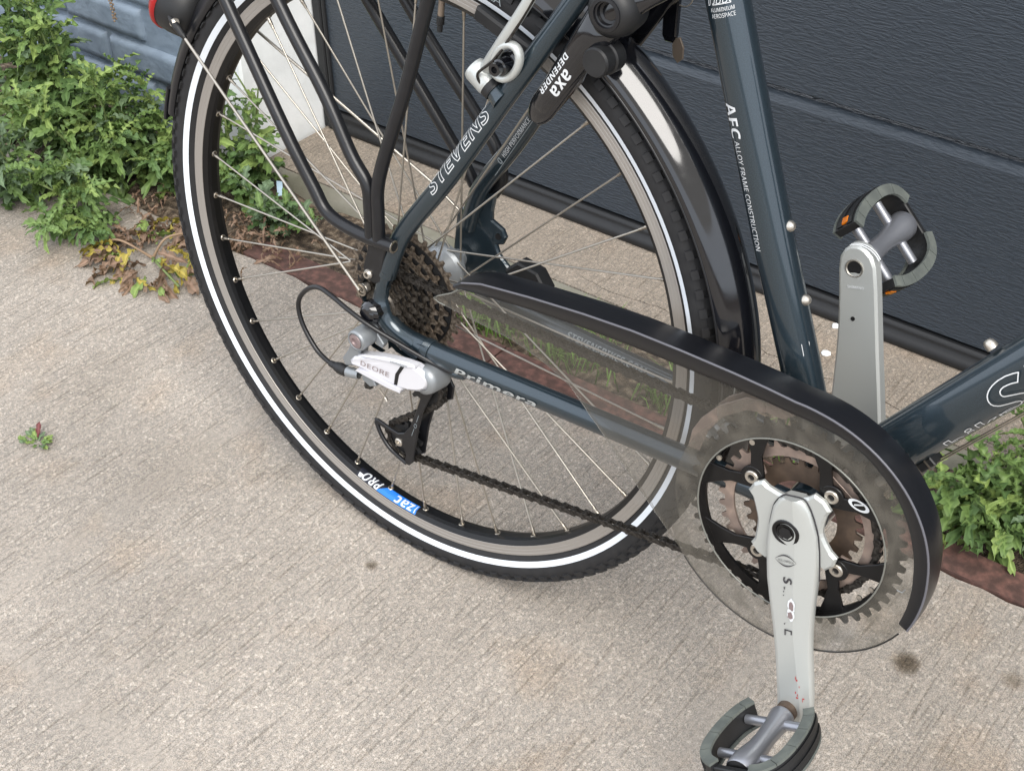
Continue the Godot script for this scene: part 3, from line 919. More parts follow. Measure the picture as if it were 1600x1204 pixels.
func wheel():
	var hub := at_hub()
	# tyre
	var half := [Vector2(316.5, 11.0), Vector2(321.5, 15.6), Vector2(327.5, 18.3), Vector2(333, 19.3), Vector2(339, 18.6), Vector2(344, 15.5), Vector2(347.2, 9), Vector2(348.4, 0)]
	var pr := half.duplicate()
	for i in range(half.size() - 2, -1, -1):
		pr.append(Vector2(half[i].x, -half[i].y))
	pr.append(Vector2(315.5, -10)); pr.append(Vector2(315.5, 10))
	pr.reverse()
	var b := B.new()
	lathe(b, mm(pr), hub, 160, false, 0.0, TAU, true)
	var tyre := part("tyre", b, "rubber")
	b = B.new()
	var block := func(a: float, da: float, skew: float, pts: Array, lift: float):
		# pts: (r, z) across the block; angular half width da degrees
		var c := []
		for s in [-1, 1]:
			for q in pts:
				var nrm := Vector2(q.x - 333, q.y).normalized()
				for l in [-1.0, lift]:
					var w: Vector2 = q + nrm * l
					var an: float = deg_to_rad(a + s * da * (0.86 if l > 0 else 1.0) + skew * q.y)
					c.append(V(w.x * cos(an), w.x * sin(an), w.y))
		b.group(-1)
		# order: side s, point q, lift l
		b.quad(c[1], c[5], c[7], c[3]) if pts[0].y < pts[1].y else b.quad(c[1], c[3], c[7], c[5])
		b.quad(c[0], c[1], c[3], c[2]); b.quad(c[4], c[6], c[7], c[5]); b.quad(c[0], c[4], c[5], c[1]); b.quad(c[2], c[3], c[7], c[6])
	for i in 120:
		var a := i * 3.0
		for s in [-1.0, 1.0]:
			block.call(a, 1.05, 0.0, [Vector2(347.0, 9.6 * s), Vector2(343.0, 16.4 * s)], 3.0)
			block.call(a + 1.5, 0.8, 0.0, [Vector2(343.4, 16.2 * s), Vector2(338.0, 18.9 * s)], 2.4)
			block.call(a + 1.5, 1.15, 0.06 * s, [Vector2(348.2, 1.6 * s), Vector2(347.2, 8.4 * s)], 1.9)
	tag(part("tread_blocks", b, "rubber", tyre), "", "", "", "stuff")
	for s in [1.0, -1.0]:
		b = B.new()
		var st := [Vector2(321.4, 15.7 * s), Vector2(324.3, 17.15 * s), Vector2(327.3, 18.45 * s)]
		for i in 3: st[i] += Vector2(-0.12, 0.28 * s)
		if s > 0: st.reverse()
		lathe(b, mm(st), hub, 160, false)
		part("reflective_stripe", b, "stripe", tyre)
	# name on the tyre wall near the brake
	b = B.new()
	write(b, "VENTURA", 62, 7.5, func(v: Vector2):
		var a := deg_to_rad(82.0) - v.x / 333.0
		var r := 333.6 + v.y
		return V(r * cos(a), r * sin(a), 19.75 - absf(v.y) * 0.06), false)
	tag(part("tyre_lettering", b, "grey_print", tyre), "pale maker's lettering on the tyre wall")
	# rim
	b = B.new()
	var rp := [Vector2(315.6, -12.0), Vector2(304.2, -11.4), Vector2(299.6, -8.4), Vector2(298.4, -4), Vector2(298.4, 4), Vector2(299.6, 8.4), Vector2(304.2, 11.4), Vector2(315.6, 12.0)]
	lathe(b, mm(rp), hub, 160, true, 0.0, TAU, true)
	var rim := part("rim", b, "anodised")
	for s in [1.0, -1.0]:
		b = B.new()
		var bt := [Vector2(304.5, 11.2), Vector2(304.9, 11.9), Vector2(308.6, 12.05), Vector2(309.0, 11.85), Vector2(309.4, 12.1), Vector2(312.2, 12.2), Vector2(312.6, 12.0), Vector2(313, 12.25), Vector2(315.4, 12.5), Vector2(316.2, 12.1), Vector2(316.2, 11.0)]
		for i in bt.size(): bt[i].y *= s
		if s > 0: bt.reverse()
		lathe(b, mm(bt), hub, 160, true)
		part("brake_track", b, "brake_track", rim)
	# blue label on the rim, facing the drive side and the hub
	var on_rim := func(lift: float): return func(v: Vector2):
		# v.x runs clockwise from -90.6 degrees, v.y from the inner face outwards along the rim's section
		var a := deg_to_rad(-90.8) - v.x / 301.0
		var t: float = v.y + 7.0
		var q := Vector2(298.4, 0.5).lerp(Vector2(298.4, 4), t / 3.6) if t < 3.6 else (Vector2(298.4, 4).lerp(Vector2(299.6, 8.4), (t - 3.6) / 4.5) if t < 8.1 else Vector2(299.6, 8.4).lerp(Vector2(304.2, 11.4), (t - 8.1) / 5.5))
		q += Vector2(-0.8, 0.6) * lift
		return V(q.x * cos(a), q.x * sin(a), q.y)
	var panel := func(pts: Array, lift: float, bb: B):
		var ix := Geometry2D.triangulate_polygon(PackedVector2Array(pts))
		bb.group(7)
		for k in range(0, ix.size(), 3):
			cut(bb, pts[ix[k]], pts[ix[k + 1]], pts[ix[k + 2]], 2.5, on_rim.call(lift))
	b = B.new()
	panel.call([Vector2(0, -6.5), Vector2(90, -6.5), Vector2(90, 6.3), Vector2(0, 6.3)], 0.12, b)
	var lab := part("rim_label", b, "label_black", rim)
	b = B.new()
	panel.call([Vector2(1, -6.2), Vector2(47, -6.2), Vector2(60, 6.0), Vector2(1, 6.0)], 0.24, b)
	part("blue_field", b, "blue_label", rim)
	b = B.new()
	write(b, "zac", 26, 10, func(v: Vector2): return on_rim.call(0.36).call(v + Vector2(7, 0.3)), true, 0.15, 0.0, 2.0)
	part("label_lettering", b, "white_print", rim)
	b = B.new()
	write(b, "PRO", 25, 12, func(v: Vector2): return on_rim.call(0.36).call(v + Vector2(57, 0.0)), true, 0.3, 0.0, 2.0)
	part("label_lettering", b, "white_print", rim)
	b = B.new()
	panel.call([Vector2(82, 0.5), Vector2(88, 0.5), Vector2(87.5, 5.8), Vector2(84, 5.8), Vector2(82, 3)], 0.36, b)
	part("label_emblem", b, "white_print", rim)
	b = B.new()
	panel.call([Vector2(2.5, -5.5), Vector2(3.3, -5.5), Vector2(4.4, 5.0), Vector2(2.8, 5.0)], 0.36, b)
	tag(part("label_lettering", b, "white_print", rim), "white lettering of the blue rim label")
	# spokes, three-cross
	var drive: Mesh; var plain: Mesh; var nip: Mesh
	var eye: Mesh
	for i in 36:
		var th := deg_to_rad(i * 10 + 0.3)
		var k := (i + 1) % 4
		var dside := k % 2 == 0
		var s := -1.0 if k < 2 else 1.0
		var h := th + s * PI / 3
		var out_bend := 1.6 if s > 0 else -1.6
		var p := V(298.2 * cos(th), 298.2 * sin(th), 1.2 if dside else -1.2)
		var q := V(22.5 * cos(h), 22.5 * sin(h), (18.5 if dside else -34.0) + out_bend)
		var d := q - p
		b = B.new()
		tube(b, [p, q], 0.00100, 8)
		var sp := part("spoke", b, "spoke_steel")
		if nip == null:
			b = B.new()
			lathe(b, mm([Vector2(1.9, -2), Vector2(1.9, 5.5), Vector2(1.5, 8.5), Vector2(1.4, 12), Vector2(0.9, 12.6)]), Transform3D(), 8, true)
			nip = b.mesh()
			b = B.new()
			lathe(b, mm([Vector2(3.6, -1), Vector2(3.6, 0.4), Vector2(2.9, 1.0), Vector2(1.8, 0.9)]), Transform3D(), 14, true)
			eye = b.mesh()
		put("nipple", nip, M.steel, sp, Transform3D(frame_to(d), p))
		put("eyelet", eye, M.steel, sp, Transform3D(frame_to(V(0, 0, 0) - V(298 * cos(th), 298 * sin(th), 0)), V(298.5 * cos(th), 298.5 * sin(th), 0)))
	# valve
	b = B.new()
	var va := deg_to_rad(84.9)
	rod(b, V(299 * cos(va), 299 * sin(va), 0), V(0, 0, 0), [Vector2(4.4, -1), Vector2(4.4, 2), Vector2(3, 2.4), Vector2(3.0, 19)], 12)
	var valve := part("valve", b, "key_metal")
	b = B.new()
	rod(b, V(282 * cos(va), 282 * sin(va), 0), V(0, 0, 0), [Vector2(3.4, 0), Vector2(3.7, 1), Vector2(3.7, 8), Vector2(2.6, 9), Vector2(2.6, 15), Vector2(0, 15.6)], 12)
	part("valve_cap", b, "black_plastic", valve)
	# hub
	b = B.new()
	lathe(b, mm([Vector2(0, -66), Vector2(9, -66), Vector2(9, -57), Vector2(13, -54), Vector2(14, -40), Vector2(27, -37.5), Vector2(27, -34), Vector2(25.5, -33.2), Vector2(23, -29), Vector2(15, -22), Vector2(14, 2), Vector2(20, 12), Vector2(27, 16.5), Vector2(27, 20), Vector2(24, 21.5), Vector2(18, 23), Vector2(17, 60), Vector2(8, 62), Vector2(8, 70), Vector2(0, 70)]), hub, 40)
	var hb := part("hub", b, "grey_silver")
	b = B.new()
	lathe(b, mm([Vector2(0, -84), Vector2(8, -84), Vector2(10, -80), Vector2(11, -71), Vector2(6, -70), Vector2(4, -60)]), hub, 8)
	part("axle_nut", b, "gloss_black", hb)
	b = B.new()
	lathe(b, mm([Vector2(4, 60), Vector2(10, 70), Vector2(12, 71), Vector2(12, 80), Vector2(9.5, 84), Vector2(7, 86.5), Vector2(0, 86.8)]), hub, 8)
	part("axle_nut", b, "gloss_black", hb)
	# cassette
	b = B.new()
	lathe(b, mm([Vector2(15, 22), Vector2(19, 24), Vector2(19, 62), Vector2(17, 65), Vector2(11, 65.5), Vector2(11, 62)]), hub, 28)
	var cas := part("cassette", b, "black_sprocket")
	var teeth := [11, 12, 14, 16, 18, 21, 24, 28, 34]
	b = B.new()
	var core := [Vector2(12, 64)]
	for k in 9:
		var zz := 62.0 - 4.3 * k
		var rr: float = teeth[k] * 12.7 / TAU - 7.5
		core.append_array([Vector2(rr, zz + 2.1), Vector2(rr, zz - 2.1)])
	core.append(Vector2(20, 25))
	core.reverse()
	lathe(b, mm(core), hub, 36)
	part("shade_core", b, "dark_hole", cas)  # black core: shade in the gaps between the sprockets, put into colour
	for k in 9:
		b = B.new()
		var z := 62.0 - 4.3 * k
		gear(b, teeth[k], 17.5 if k < 4 else teeth[k] * 12.7 / TAU - (9.0 if k < 7 else 11.0), z - 0.9, z + 0.9, Vector2.ZERO, k * 7.0)
		if k >= 4:      # carrier arms
			for a in 6:
				var an := a * 60.0 + 12 * k
				var ro: float = teeth[k] * 12.7 / TAU - 7.0
				prism(b, mm([polar(16, an - 14), polar(ro, an - 7 + 10), polar(ro, an + 9 + 10), polar(16, an + 16)]), (z - 0.8) * 0.001, (z + 0.8) * 0.001, 0.0, hub)
		part("sprocket", b, "sprocket_steel" if k > 5 else "black_sprocket", cas)


func gear(b: B, t: int, inner: float, z0: float, z1: float, at: Vector2, turn := 0.0, tall := 1.0):
	var rp := t * 12.7 / TAU
	var xf := at_hub(0, at.x, at.y)
	var o := []; var n := []
	for k in t:
		for q in [[-0.5, -3.4], [-0.27, -2.6], [-0.12, 2.9 * tall], [0.12, 2.9 * tall], [0.27, -2.6]]:
			var a: float = 360.0 * (k + q[0]) / t + turn
			o.append(polar(rp + q[1], a) * 0.001)
			n.append(polar(inner, a) * 0.001)
	var m := o.size()
	b.group(-1)
	for i in m:
		var j := (i + 1) % m
		var f := func(v: Vector2, z: float): return xf * Vector3(v.x, v.y, z * 0.001)
		b.quad(f.call(n[i], z1), f.call(o[i], z1), f.call(o[j], z1), f.call(n[j], z1))
		b.quad(f.call(n[i], z0), f.call(n[j], z0), f.call(o[j], z0), f.call(o[i], z0))
		b.quad(f.call(o[i], z0), f.call(o[j], z0), f.call(o[j], z1), f.call(o[i], z1))
		b.quad(f.call(n[j], z0), f.call(n[i], z0), f.call(n[i], z1), f.call(n[j], z1))


const STAY := [Vector3(9, 38, 63), Vector3(18, 66, 61), Vector3(32, 96, 58), Vector3(78, 161, 53.5), Vector3(131, 246, 46), Vector3(176, 318, 37.5), Vector3(215, 382, 29), Vector3(255, 448, 20)]

func vs(a: Array, mirror := 1.0) -> Array:
	var out := []
	for p in a:
		out.append(V(p.x, p.y, p.z * mirror))
	return out


func frame():
	var b := B.new()
	# seat tube and down tube
	var st_a := Vector3(306, 360, 0); var st_b := Vector3(454.1, -42.3, 0)
	tube(b, vs([Vector3(268, 462, 0), st_a, Vector3(343, 257, 0), Vector3(372, 178, 0), Vector3(412, 75, 0), st_b]), 0.0172, 36)
	var seat := part("seat_tube", b, "paint")
	b = B.new()
	tube(b, vs([Vector3(454, -42, 0), Vector3(511, 37, 0), Vector3(588, 142, 0), Vector3(760, 376, 0)]), 0.0225, 40, 0.92)
	var down := part("down_tube", b, "paint")
	b = B.new()
	lathe(b, mm([Vector2(12, -37), Vector2(20, -37), Vector2(21.5, -35), Vector2(21.5, 35), Vector2(20, 37), Vector2(12, 37)]), at_hub(0, BB.x, BB.y), 32)
	part("bottom_bracket_shell", b, "paint")
	b = B.new()
	lathe(b, mm([Vector2(12, 37), Vector2(21, 37.2), Vector2(21, 44), Vector2(12, 45)]), at_hub(0, BB.x, BB.y), 24)
	lathe(b, mm([Vector2(12, -45), Vector2(21, -44), Vector2(21, -37.2), Vector2(12, -37)]), at_hub(0, BB.x, BB.y), 24)
	part("bearing_cup", b, "black_plastic")
	# stays, both sides
	for s in [1.0, -1.0]:
		b = B.new()
		tube(b, spline(vs(STAY, s), 6), 0.0094, 22, 0.95)
		var ss := part("seat_stay", b, "paint")
		b = B.new()
		var cs := [Vector3(34, -28, 61), Vector3(56, -31, 58.5), Vector3(90, -32, 57), Vector3(140, -33, 54), Vector3(190, -34, 51), Vector3(261, -35, 47.5), Vector3(345, -37, 43), Vector3(440, -42, 34)]
		tube(b, spline(vs(cs, s), 5), [0.0108, 0.0115, 0.0118, 0.0118, 0.0118, 0.0118, 0.0118, 0.0118, 0.0118], 24, 0.86)
		var ch := part("chain_stay", b, "paint")
		# weld bead where stay and dropout meet
		b = B.new()
		for k in 7:
			var o := Vector3(53.0 + k * 1.2, -31, 58.7)
			var ring := []
			for a in 20:
				var an := TAU * a / 20
				ring.append(V(o.x + 5.0 * sin(an) * 0.35, o.y + 11.8 * sin(an), s * (o.z + 10.4 * cos(an))))
			if k % 1 == 0: tube(b, ring, 0.0010, 6, 1.0, false, 1, true)
		part("weld_bead", b, "paint", ch)
		# forged dropout
		b = B.new()
		var poly: Array
		if s > 0:
			poly = [-12, 44, 2, 50, 20, 54, 19, 40, 12, 26, 9, 8, 13, -9, 26, -21, 44, -23, 58, -22, 58, -43, 44, -46, 22, -43, 6, -33, -6, -20, -13, -26, -16, -41, -10, -50, 3, -52, 12, -44, 12, -34, 2, -28, -14, -14, -20, 2, -23, 14, -18, 24, -13, 30]
		else:
			poly = [-5, 50, 2, 58, 26, 78, 44, 88, 40, 66, 40, 56, 54, 50, 58, 42, 54, 33, 46, 30, 50, 20, 62, 10, 84, 8, 92, 12, 104, 8, 112, -2, 118, -20, 60, -43, 20, -40, 0, -20, -10, 0]
		prism(b, mmpoly(poly), 0.0615 if s > 0 else -0.0675, 0.0675 if s > 0 else -0.0615, 0.0016, at_hub())
		if s > 0:      # rounded hood running down into the chain stay
			tube(b, spline(vs([Vector3(11, 44, 63), Vector3(5, 26, 64.5), Vector3(3, 8, 65.5), Vector3(8, -9, 65), Vector3(22, -22, 63), Vector3(42, -28.5, 60.5)]), 6), [0.0088, 0.0085, 0.008, 0.0075, 0.0072, 0.007, 0.0072, 0.0074, 0.0076, 0.0078, 0.0082, 0.0088, 0.0095, 0.0102], 18)
		var dp := part("dropout", b, "paint")
		if s > 0:
			b = B.new()
			prism(b, mmpoly([26, -27, 52, -36, 48, -42, 28, -36]), 0.0660, 0.0700, 0.0012, at_hub())
			part("dropout_recess", b, "grey_silver", dp).material_override = M.paint
			bolt(bike, Vector3(-7.4, 36.8, 69), Vector3(0, 0, 1), 5.0, 6, "bolt_steel", "rack_bolt")
			bolt(bike, Vector3(-15.7, 16.5, 66), Vector3(0, 0, 1), 5.0, 7, "bolt_steel", "mudguard_bolt")
		else:
			for h in [Vector3(20, 63, -61), Vector3(49, 41, -61), Vector3(92, 2, -61)]:
				b = B.new()
				rod(b, V(h.x, h.y, h.z), V(h.x, h.y, h.z + 1), [Vector2(3.6, -1), Vector2(3.4, 0.5), Vector2(2, 0.6), Vector2(0, 0.5)], 14)
				part("threaded_hole", b, "dark_hole", dp)
			b = B.new()
			prism(b, mmpoly([64, 12, 80, 26, 104, 22, 116, 6, 112, -8, 76, -4]), -0.070, -0.052, 0.002, at_hub())
			part("kickstand_bracket", b, "black_plastic", dp)
		# lettering
		b = B.new()
		if s > 0:
			write(b, "STEVENS", 106, 13.5, on_tube(Vector3(66, 144, 54.7), Vector3(131, 246, 46), 9.2, Vector3(-0.35, 0.45, 1)), true, 0.22, 0.8, 2.0)
			part("frame_lettering", b, "white_print", ss)
			b = B.new()
			write(b, "Primera", 92, 8.6, on_tube(Vector3(96, -32, 56.6), Vector3(190, -34, 51), 11, Vector3(0, -0.16, 1)), true, 0.45, 0.0, 2.0)
			part("frame_lettering", b, "silver_print", ch)
		else:
			var fa := Vector3(62, 139, -55); var fb := Vector3(131, 246, -46)
			write(b, "HIGH PERFORMANCE STRUCTURE", 92, 4.6, on_tube(fa + (fb - fa) * 0.02, fb, 9.2, Vector3(0.1, -0.1, 1)), false, 0.15, 0.0, 2.0)
			part("frame_lettering", b, "white_print", ss)
			b = B.new()
			write(b, "0", 5, 6.5, on_tube(fa - (fb - fa) * 0.06, fb, 9.2, Vector3(0.1, -0.1, 1)), true, 0.2, 0.0, 2.0)
			for sgn in [-1, 1]:
				var g := on_tube(fa - (fb - fa) * 0.2, fb, 9.2, Vector3(0.1, -0.1, 1))
				for k in 30:
					cut(b, Vector2(k * 4, sgn * 4.4), Vector2(k * 4 + 4, sgn * 4.4), Vector2(k * 4 + 4, sgn * 4.4 + 0.6), 4, g)
					cut(b, Vector2(k * 4, sgn * 4.4), Vector2(k * 4 + 4, sgn * 4.4 + 0.6), Vector2(k * 4, sgn * 4.4 + 0.6), 4, g)
			part("frame_lettering", b, "grey_print", ss)
			b = B.new()
			write(b, "STEVENSBIKES.COM", 95, 7, on_tube(Vector3(150, -33, -53.5), Vector3(261, -35, -47.5), 11, Vector3(0, 0.7, 1)), true, 0.1, 0.0, 2.0)
			part("frame_lettering", b, "grey_print", ch)
	# seat tube lettering
	b = B.new()
	var od := Vector3(-0.42, 0, 1)
	write(b, "AFC", 29, 10.5, on_tube(Vector3(331.5, 289, 0), Vector3(372, 178, 0), 17.2, od), true, 0.0, 0.0, 2.0)
	part("frame_lettering", b, "white_print", seat)
	b = B.new()
	write(b, "ALLOY FRAME CONSTRUCTION", 92, 5.4, on_tube(Vector3(342.0, 260, 0), Vector3(372, 178, 0), 17.2, od), false, 0.0, 0.0, 2.0)
	var tt := on_tube(Vector3(308, 356, 0), Vector3(372, 178, 0), 17.2, Vector3(0.1, 0, 1))
	part("frame_lettering", b, "white_print", seat)
	b = B.new()
	write(b, "ALUMINIUM", 20, 3.0, func(v: Vector2): return tt.call(Vector2(-v.y - 1, v.x - 9)), false, 0.0, 0.0, 2.0)
	write(b, "AEROSPACE", 20, 3.2, func(v: Vector2): return tt.call(Vector2(-v.y + 3.6, v.x - 9)), false, 0.0, 0.0, 2.0)
	write(b, "TIII", 22, 6, func(v: Vector2): return tt.call(Vector2(-v.y - 8, v.x - 12)), true, 0.4, 0.6, 2.0)
	part("frame_lettering", b, "white_print", seat)
	b = B.new()
	var um := on_tube(Vector3(404, 95, 0), Vector3(454.1, -42.3, 0), 17.2, Vector3(1.25, 0.45, 0.8))
	for k in 3:
		for q in [[0, 0, 14, 0.5], [0, 7, 14, 0.5], [13.5, 0, 0.5, 7.5]]:
			var p0 := Vector2(k * 17 + q[0], q[1] - 4); var sz := Vector2(q[2], q[3])
			cut(b, p0, p0 + Vector2(sz.x, 0), p0 + sz, 2, um); cut(b, p0, p0 + sz, p0 + Vector2(0, sz.y), 2, um)
	tag(part("frame_lettering", b, "white_print", seat), "", "", "", "stuff")
	# outlined letters of the down tube, partly out of the frame
	b = B.new()
	var dd := Vector3(0.593, 0.805, 0)
	write(b, "STEVENS", 320, 36, on_tube(Vector3(570, 118, 0), Vector3(760, 376, 0), 22.6, Vector3(0.45, -0.35, 1)), true, 0.3, 0.9, 4.0)
	part("frame_lettering", b, "white_print", down)
	b = B.new()
	write(b, "bikes", 90, 18, on_tube(Vector3(534, 70, 0), Vector3(760, 376, 0), 22.6, Vector3(1.25, -0.94, 0.7)), true, 0.3, 0.8, 4.0)
	part("frame_lettering", b, "white_print", down)
	# bottle cage bolts
	for p in [[Vector3(384, 193, 0), Vector3(0.94, 0.345, 0), seat], [Vector3(407.5, 133, 0), Vector3(0.94, 0.345, 0), seat], [Vector3(560, 152, 0), Vector3(-0.805, 0.593, 0), down]]:
		b = B.new()
		var q: Vector3 = p[0]
		rod(b, V(q.x - p[1].x * 3, q.y - p[1].y * 3, 0), V(q.x + p[1].x, q.y + p[1].y, 0), [Vector2(5, 0), Vector2(5, 3), Vector2(4.4, 5.5), Vector2(2.6, 7.6), Vector2(0, 8)], 16, false)
		part("bottle_boss_bolt", b, "bolt_steel", p[2])
	# gear cables under the down tube
	b = B.new()
	for z in [4.0, -4.0]:
		tube(b, vs([Vector3(478, -62, z), Vector3(529, 14, z), Vector3(600, 108, z), Vector3(760, 330, z)]), 0.0008, 6)
	var cab := part("gear_cable", b, "steel")
	b = B.new()
	box(b, V(536, 29, 0), Vector3(0.018, 0.008, 0.016), Basis(Vector3.BACK, deg_to_rad(54)), 0.001)
	part("cable_guide", b, "black_plastic", cab)
	b = B.new()
	for k in 2:
		box(b, V(532.5 + k * 6, 22.5 + k * 8.2, 0), Vector3(0.0014, 0.010, 0.017), Basis(Vector3.BACK, deg_to_rad(54)))
	part("guide_rib", b, "steel", cab)
	# cable stop on the right chain stay
	b = B.new()
	rod(b, V(84, -46, 58), V(101, -45, 55), [Vector2(3, 0), Vector2(4.4, 1), Vector2(5, 8), Vector2(4.4, 15), Vector2(2.5, 17), Vector2(0, 17.2)], 14)
	part("cable_stop", b, "paint")


func rack_and_guard():
	var b := B.new()
	# pannier rack: three legs on the drive side, two seen on the far side
	tube(b, spline(vs([Vector3(-290, 428, 56), Vector3(-186.7, 261.9, 60), Vector3(-110.7, 158.4, 70), Vector3(-75.4, 108.5, 71), Vector3(-56, 86, 72), Vector3(-19.5, 77.8, 72), Vector3(27, 78.6, 72)]), 6), 0.0064, 18, 1.0)
	var leg := part("rack_leg", b, "satin_black")
	b = B.new()
	rod(b, V(26.6, 78.6, 72), V(36, 78.6, 72), [Vector2(6.4, 0), Vector2(6.45, 0.6), Vector2(4.6, 0.7), Vector2(4.6, -4), Vector2(0, -4)], 18)
	part("cut_end", b, "steel", leg)
	b = B.new()
	tube(b, spline(vs([Vector3(-215, 430, 56), Vector3(-117.6, 277.8, 60), Vector3(-59.7, 213.4 - 6, 66), Vector3(-25, 160.5 - 4, 70), Vector3(-5.5, 134, 71.5), Vector3(-2, 112, 72), Vector3(-1.5, 80, 72)]), 6), 0.0064, 18)
	part("rack_leg", b, "satin_black")
	b = B.new()
	tube(b, spline(vs([Vector3(90, 410, 58), Vector3(61.2, 319, 61), Vector3(38.8, 239.9, 64), Vector3(15, 163, 70), Vector3(8, 132, 71.5), Vector3(8, 108, 72), Vector3(8, 80, 72)]), 6), 0.0064, 18)
	part("rack_leg", b, "satin_black")
	for f in [[Vector3(-240, 400, -56), Vector3(-115.5, 246.6, -60), Vector3(-14.8, 118, -70), Vector3(10, 82, -72)], [Vector3(-170, 395, -56), Vector3(-66.9, 257.8, -60), Vector3(14, 158, -70), Vector3(38, 128, -71), Vector3(44, 100, -72), Vector3(34, 80, -72)]]:
		b = B.new()
		tube(b, spline(vs(f), 6), 0.0064, 16)
		part("rack_leg", b, "satin_black")
	b = B.new()
	prism(b, mmpoly([-6, 80, 18, 78, 12, 60, 7, 32, -1, 28, -14, 31, -15, 42, -9, 60]), 0.0672, 0.0712, 0.001, at_hub())
	part("rack_foot", b, "satin_black")
	# mudguard
	b = B.new()
	var pr := [Vector2(355.5, 27.2), Vector2(358, 28), Vector2(361.5, 27.4), Vector2(366.5, 23), Vector2(371.2, 17.5), Vector2(375.0, 11.5), Vector2(377.4, 5.5), Vector2(378.2, 0)]
	var full := pr.duplicate()
	for i in range(pr.size() - 2, -1, -1):
		full.append(Vector2(pr[i].x, -pr[i].y))
	var inner := []
	for i in range(full.size() - 1, -1, -1):
		inner.append(full[i] + Vector2(-1.6, 0 if i == full.size() / 2 else -1.2 * signf(full[i].y)))
	full.append_array(inner)
	full.reverse()
	var seg := []
	lathe(b, mm(full), at_hub(0, 2, -2), 120, false, deg_to_rad(-8), deg_to_rad(100), true)
	var full2 := []
	for p in full:
		full2.append(Vector2(p.x - 13.0, p.y * 0.8))
	var mg := part("mudguard", b, "gloss_black")
	b = B.new()
	lathe(b, mm(full2), at_hub(0, 0, -1), 60, false, deg_to_rad(99), deg_to_rad(164.5), true)
	part("mudguard_tail", b, "guard_black", mg)
	b = B.new()
	for s in [1.0, -1.0]:
		var ring := []
		for k in 101:
			var a := deg_to_rad(-8 + 1.08 * k)
			ring.append(V(2 + 356 * cos(a), -2 + 356 * sin(a), 27.4 * s))
		tube(b, ring, 0.0011, 8)
	part("rolled_edge", b, "satin_black", mg)
	# stays of the mudguard
	b = B.new()
	tube(b, vs([Vector3(-290.2, 197, 31), Vector3(-15.7, 17.5, 76)]), 0.0016, 10)
	var ms := part("mudguard_stay", b, "spoke_steel")
	b = B.new()
	var sd := Vector3(-0.83, 0.54, -0.13)
	rod(b, V(-283, 192.5, 32), V(-300, 204, 30), [Vector2(2.2, 0), Vector2(3.4, 4), Vector2(4.2, 14), Vector2(3.6, 24), Vector2(1.8, 30), Vector2(0, 31)], 12)
	part("stay_clip", b, "black_plastic", ms)
	b = B.new()
	rod(b, V(-15.7, 16.5, 72.5), V(-15.7, 16.5, 80), [Vector2(4.4, 0), Vector2(6.4, 0), Vector2(6.4, 1.6), Vector2(4.4, 1.6)], 18)
	part("stay_eye", b, "steel", ms)
	b = B.new()
	tube(b, vs([Vector3(-270, 206, -28), Vector3(-44, 68.3, -70), Vector3(-10, 45, -74)]), 0.0016, 10)
	part("mudguard_stay", b, "spoke_steel")
	# flap at the rear end of the mudguard
	b = B.new()
	lathe(b, mm([Vector2(357, -19), Vector2(360.5, -17), Vector2(364.0, 0), Vector2(360.5, 17), Vector2(357, 19), Vector2(355.5, 17), Vector2(361.6, 0), Vector2(355.5, -17)]), at_hub(), 14, false, deg_to_rad(160.5), deg_to_rad(166.8), true)
	part("mud_flap", b, "guard_black", mg)
	# rear light on the mudguard
	var la := deg_to_rad(151.0)
	var lo := V(365 * cos(la), 365 * sin(la), 0)
	var out := Vector3(-0.93, 0.36, 0.0)
	var lx := Transform3D(frame_to(out).scaled_local(Vector3(1.0, 1.0, 1.0)), lo + Vector3(0.008, 0.032, 0.0))
	b = B.new()
	lathe(b, mm([Vector2(0, -24), Vector2(12, -23), Vector2(22, -19), Vector2(29, -10), Vector2(32, 2), Vector2(33, 12), Vector2(33, 16)]), lx, 36, false)
	var light_ := part("rear_light", b, "black_plastic")
	b = B.new()
	lathe(b, mm([Vector2(33.2, 14), Vector2(35, 15), Vector2(35, 19), Vector2(31, 25), Vector2(18, 30), Vector2(0, 31.5)]), lx, 36, false)
	part("red_lens", b, "red_lens", light_)
	bolt(light_, Vector3(-300, 204, 27), Vector3(-0.2, 0.1, 1), 4.6, 6, "bolt_steel", "light_bolt")


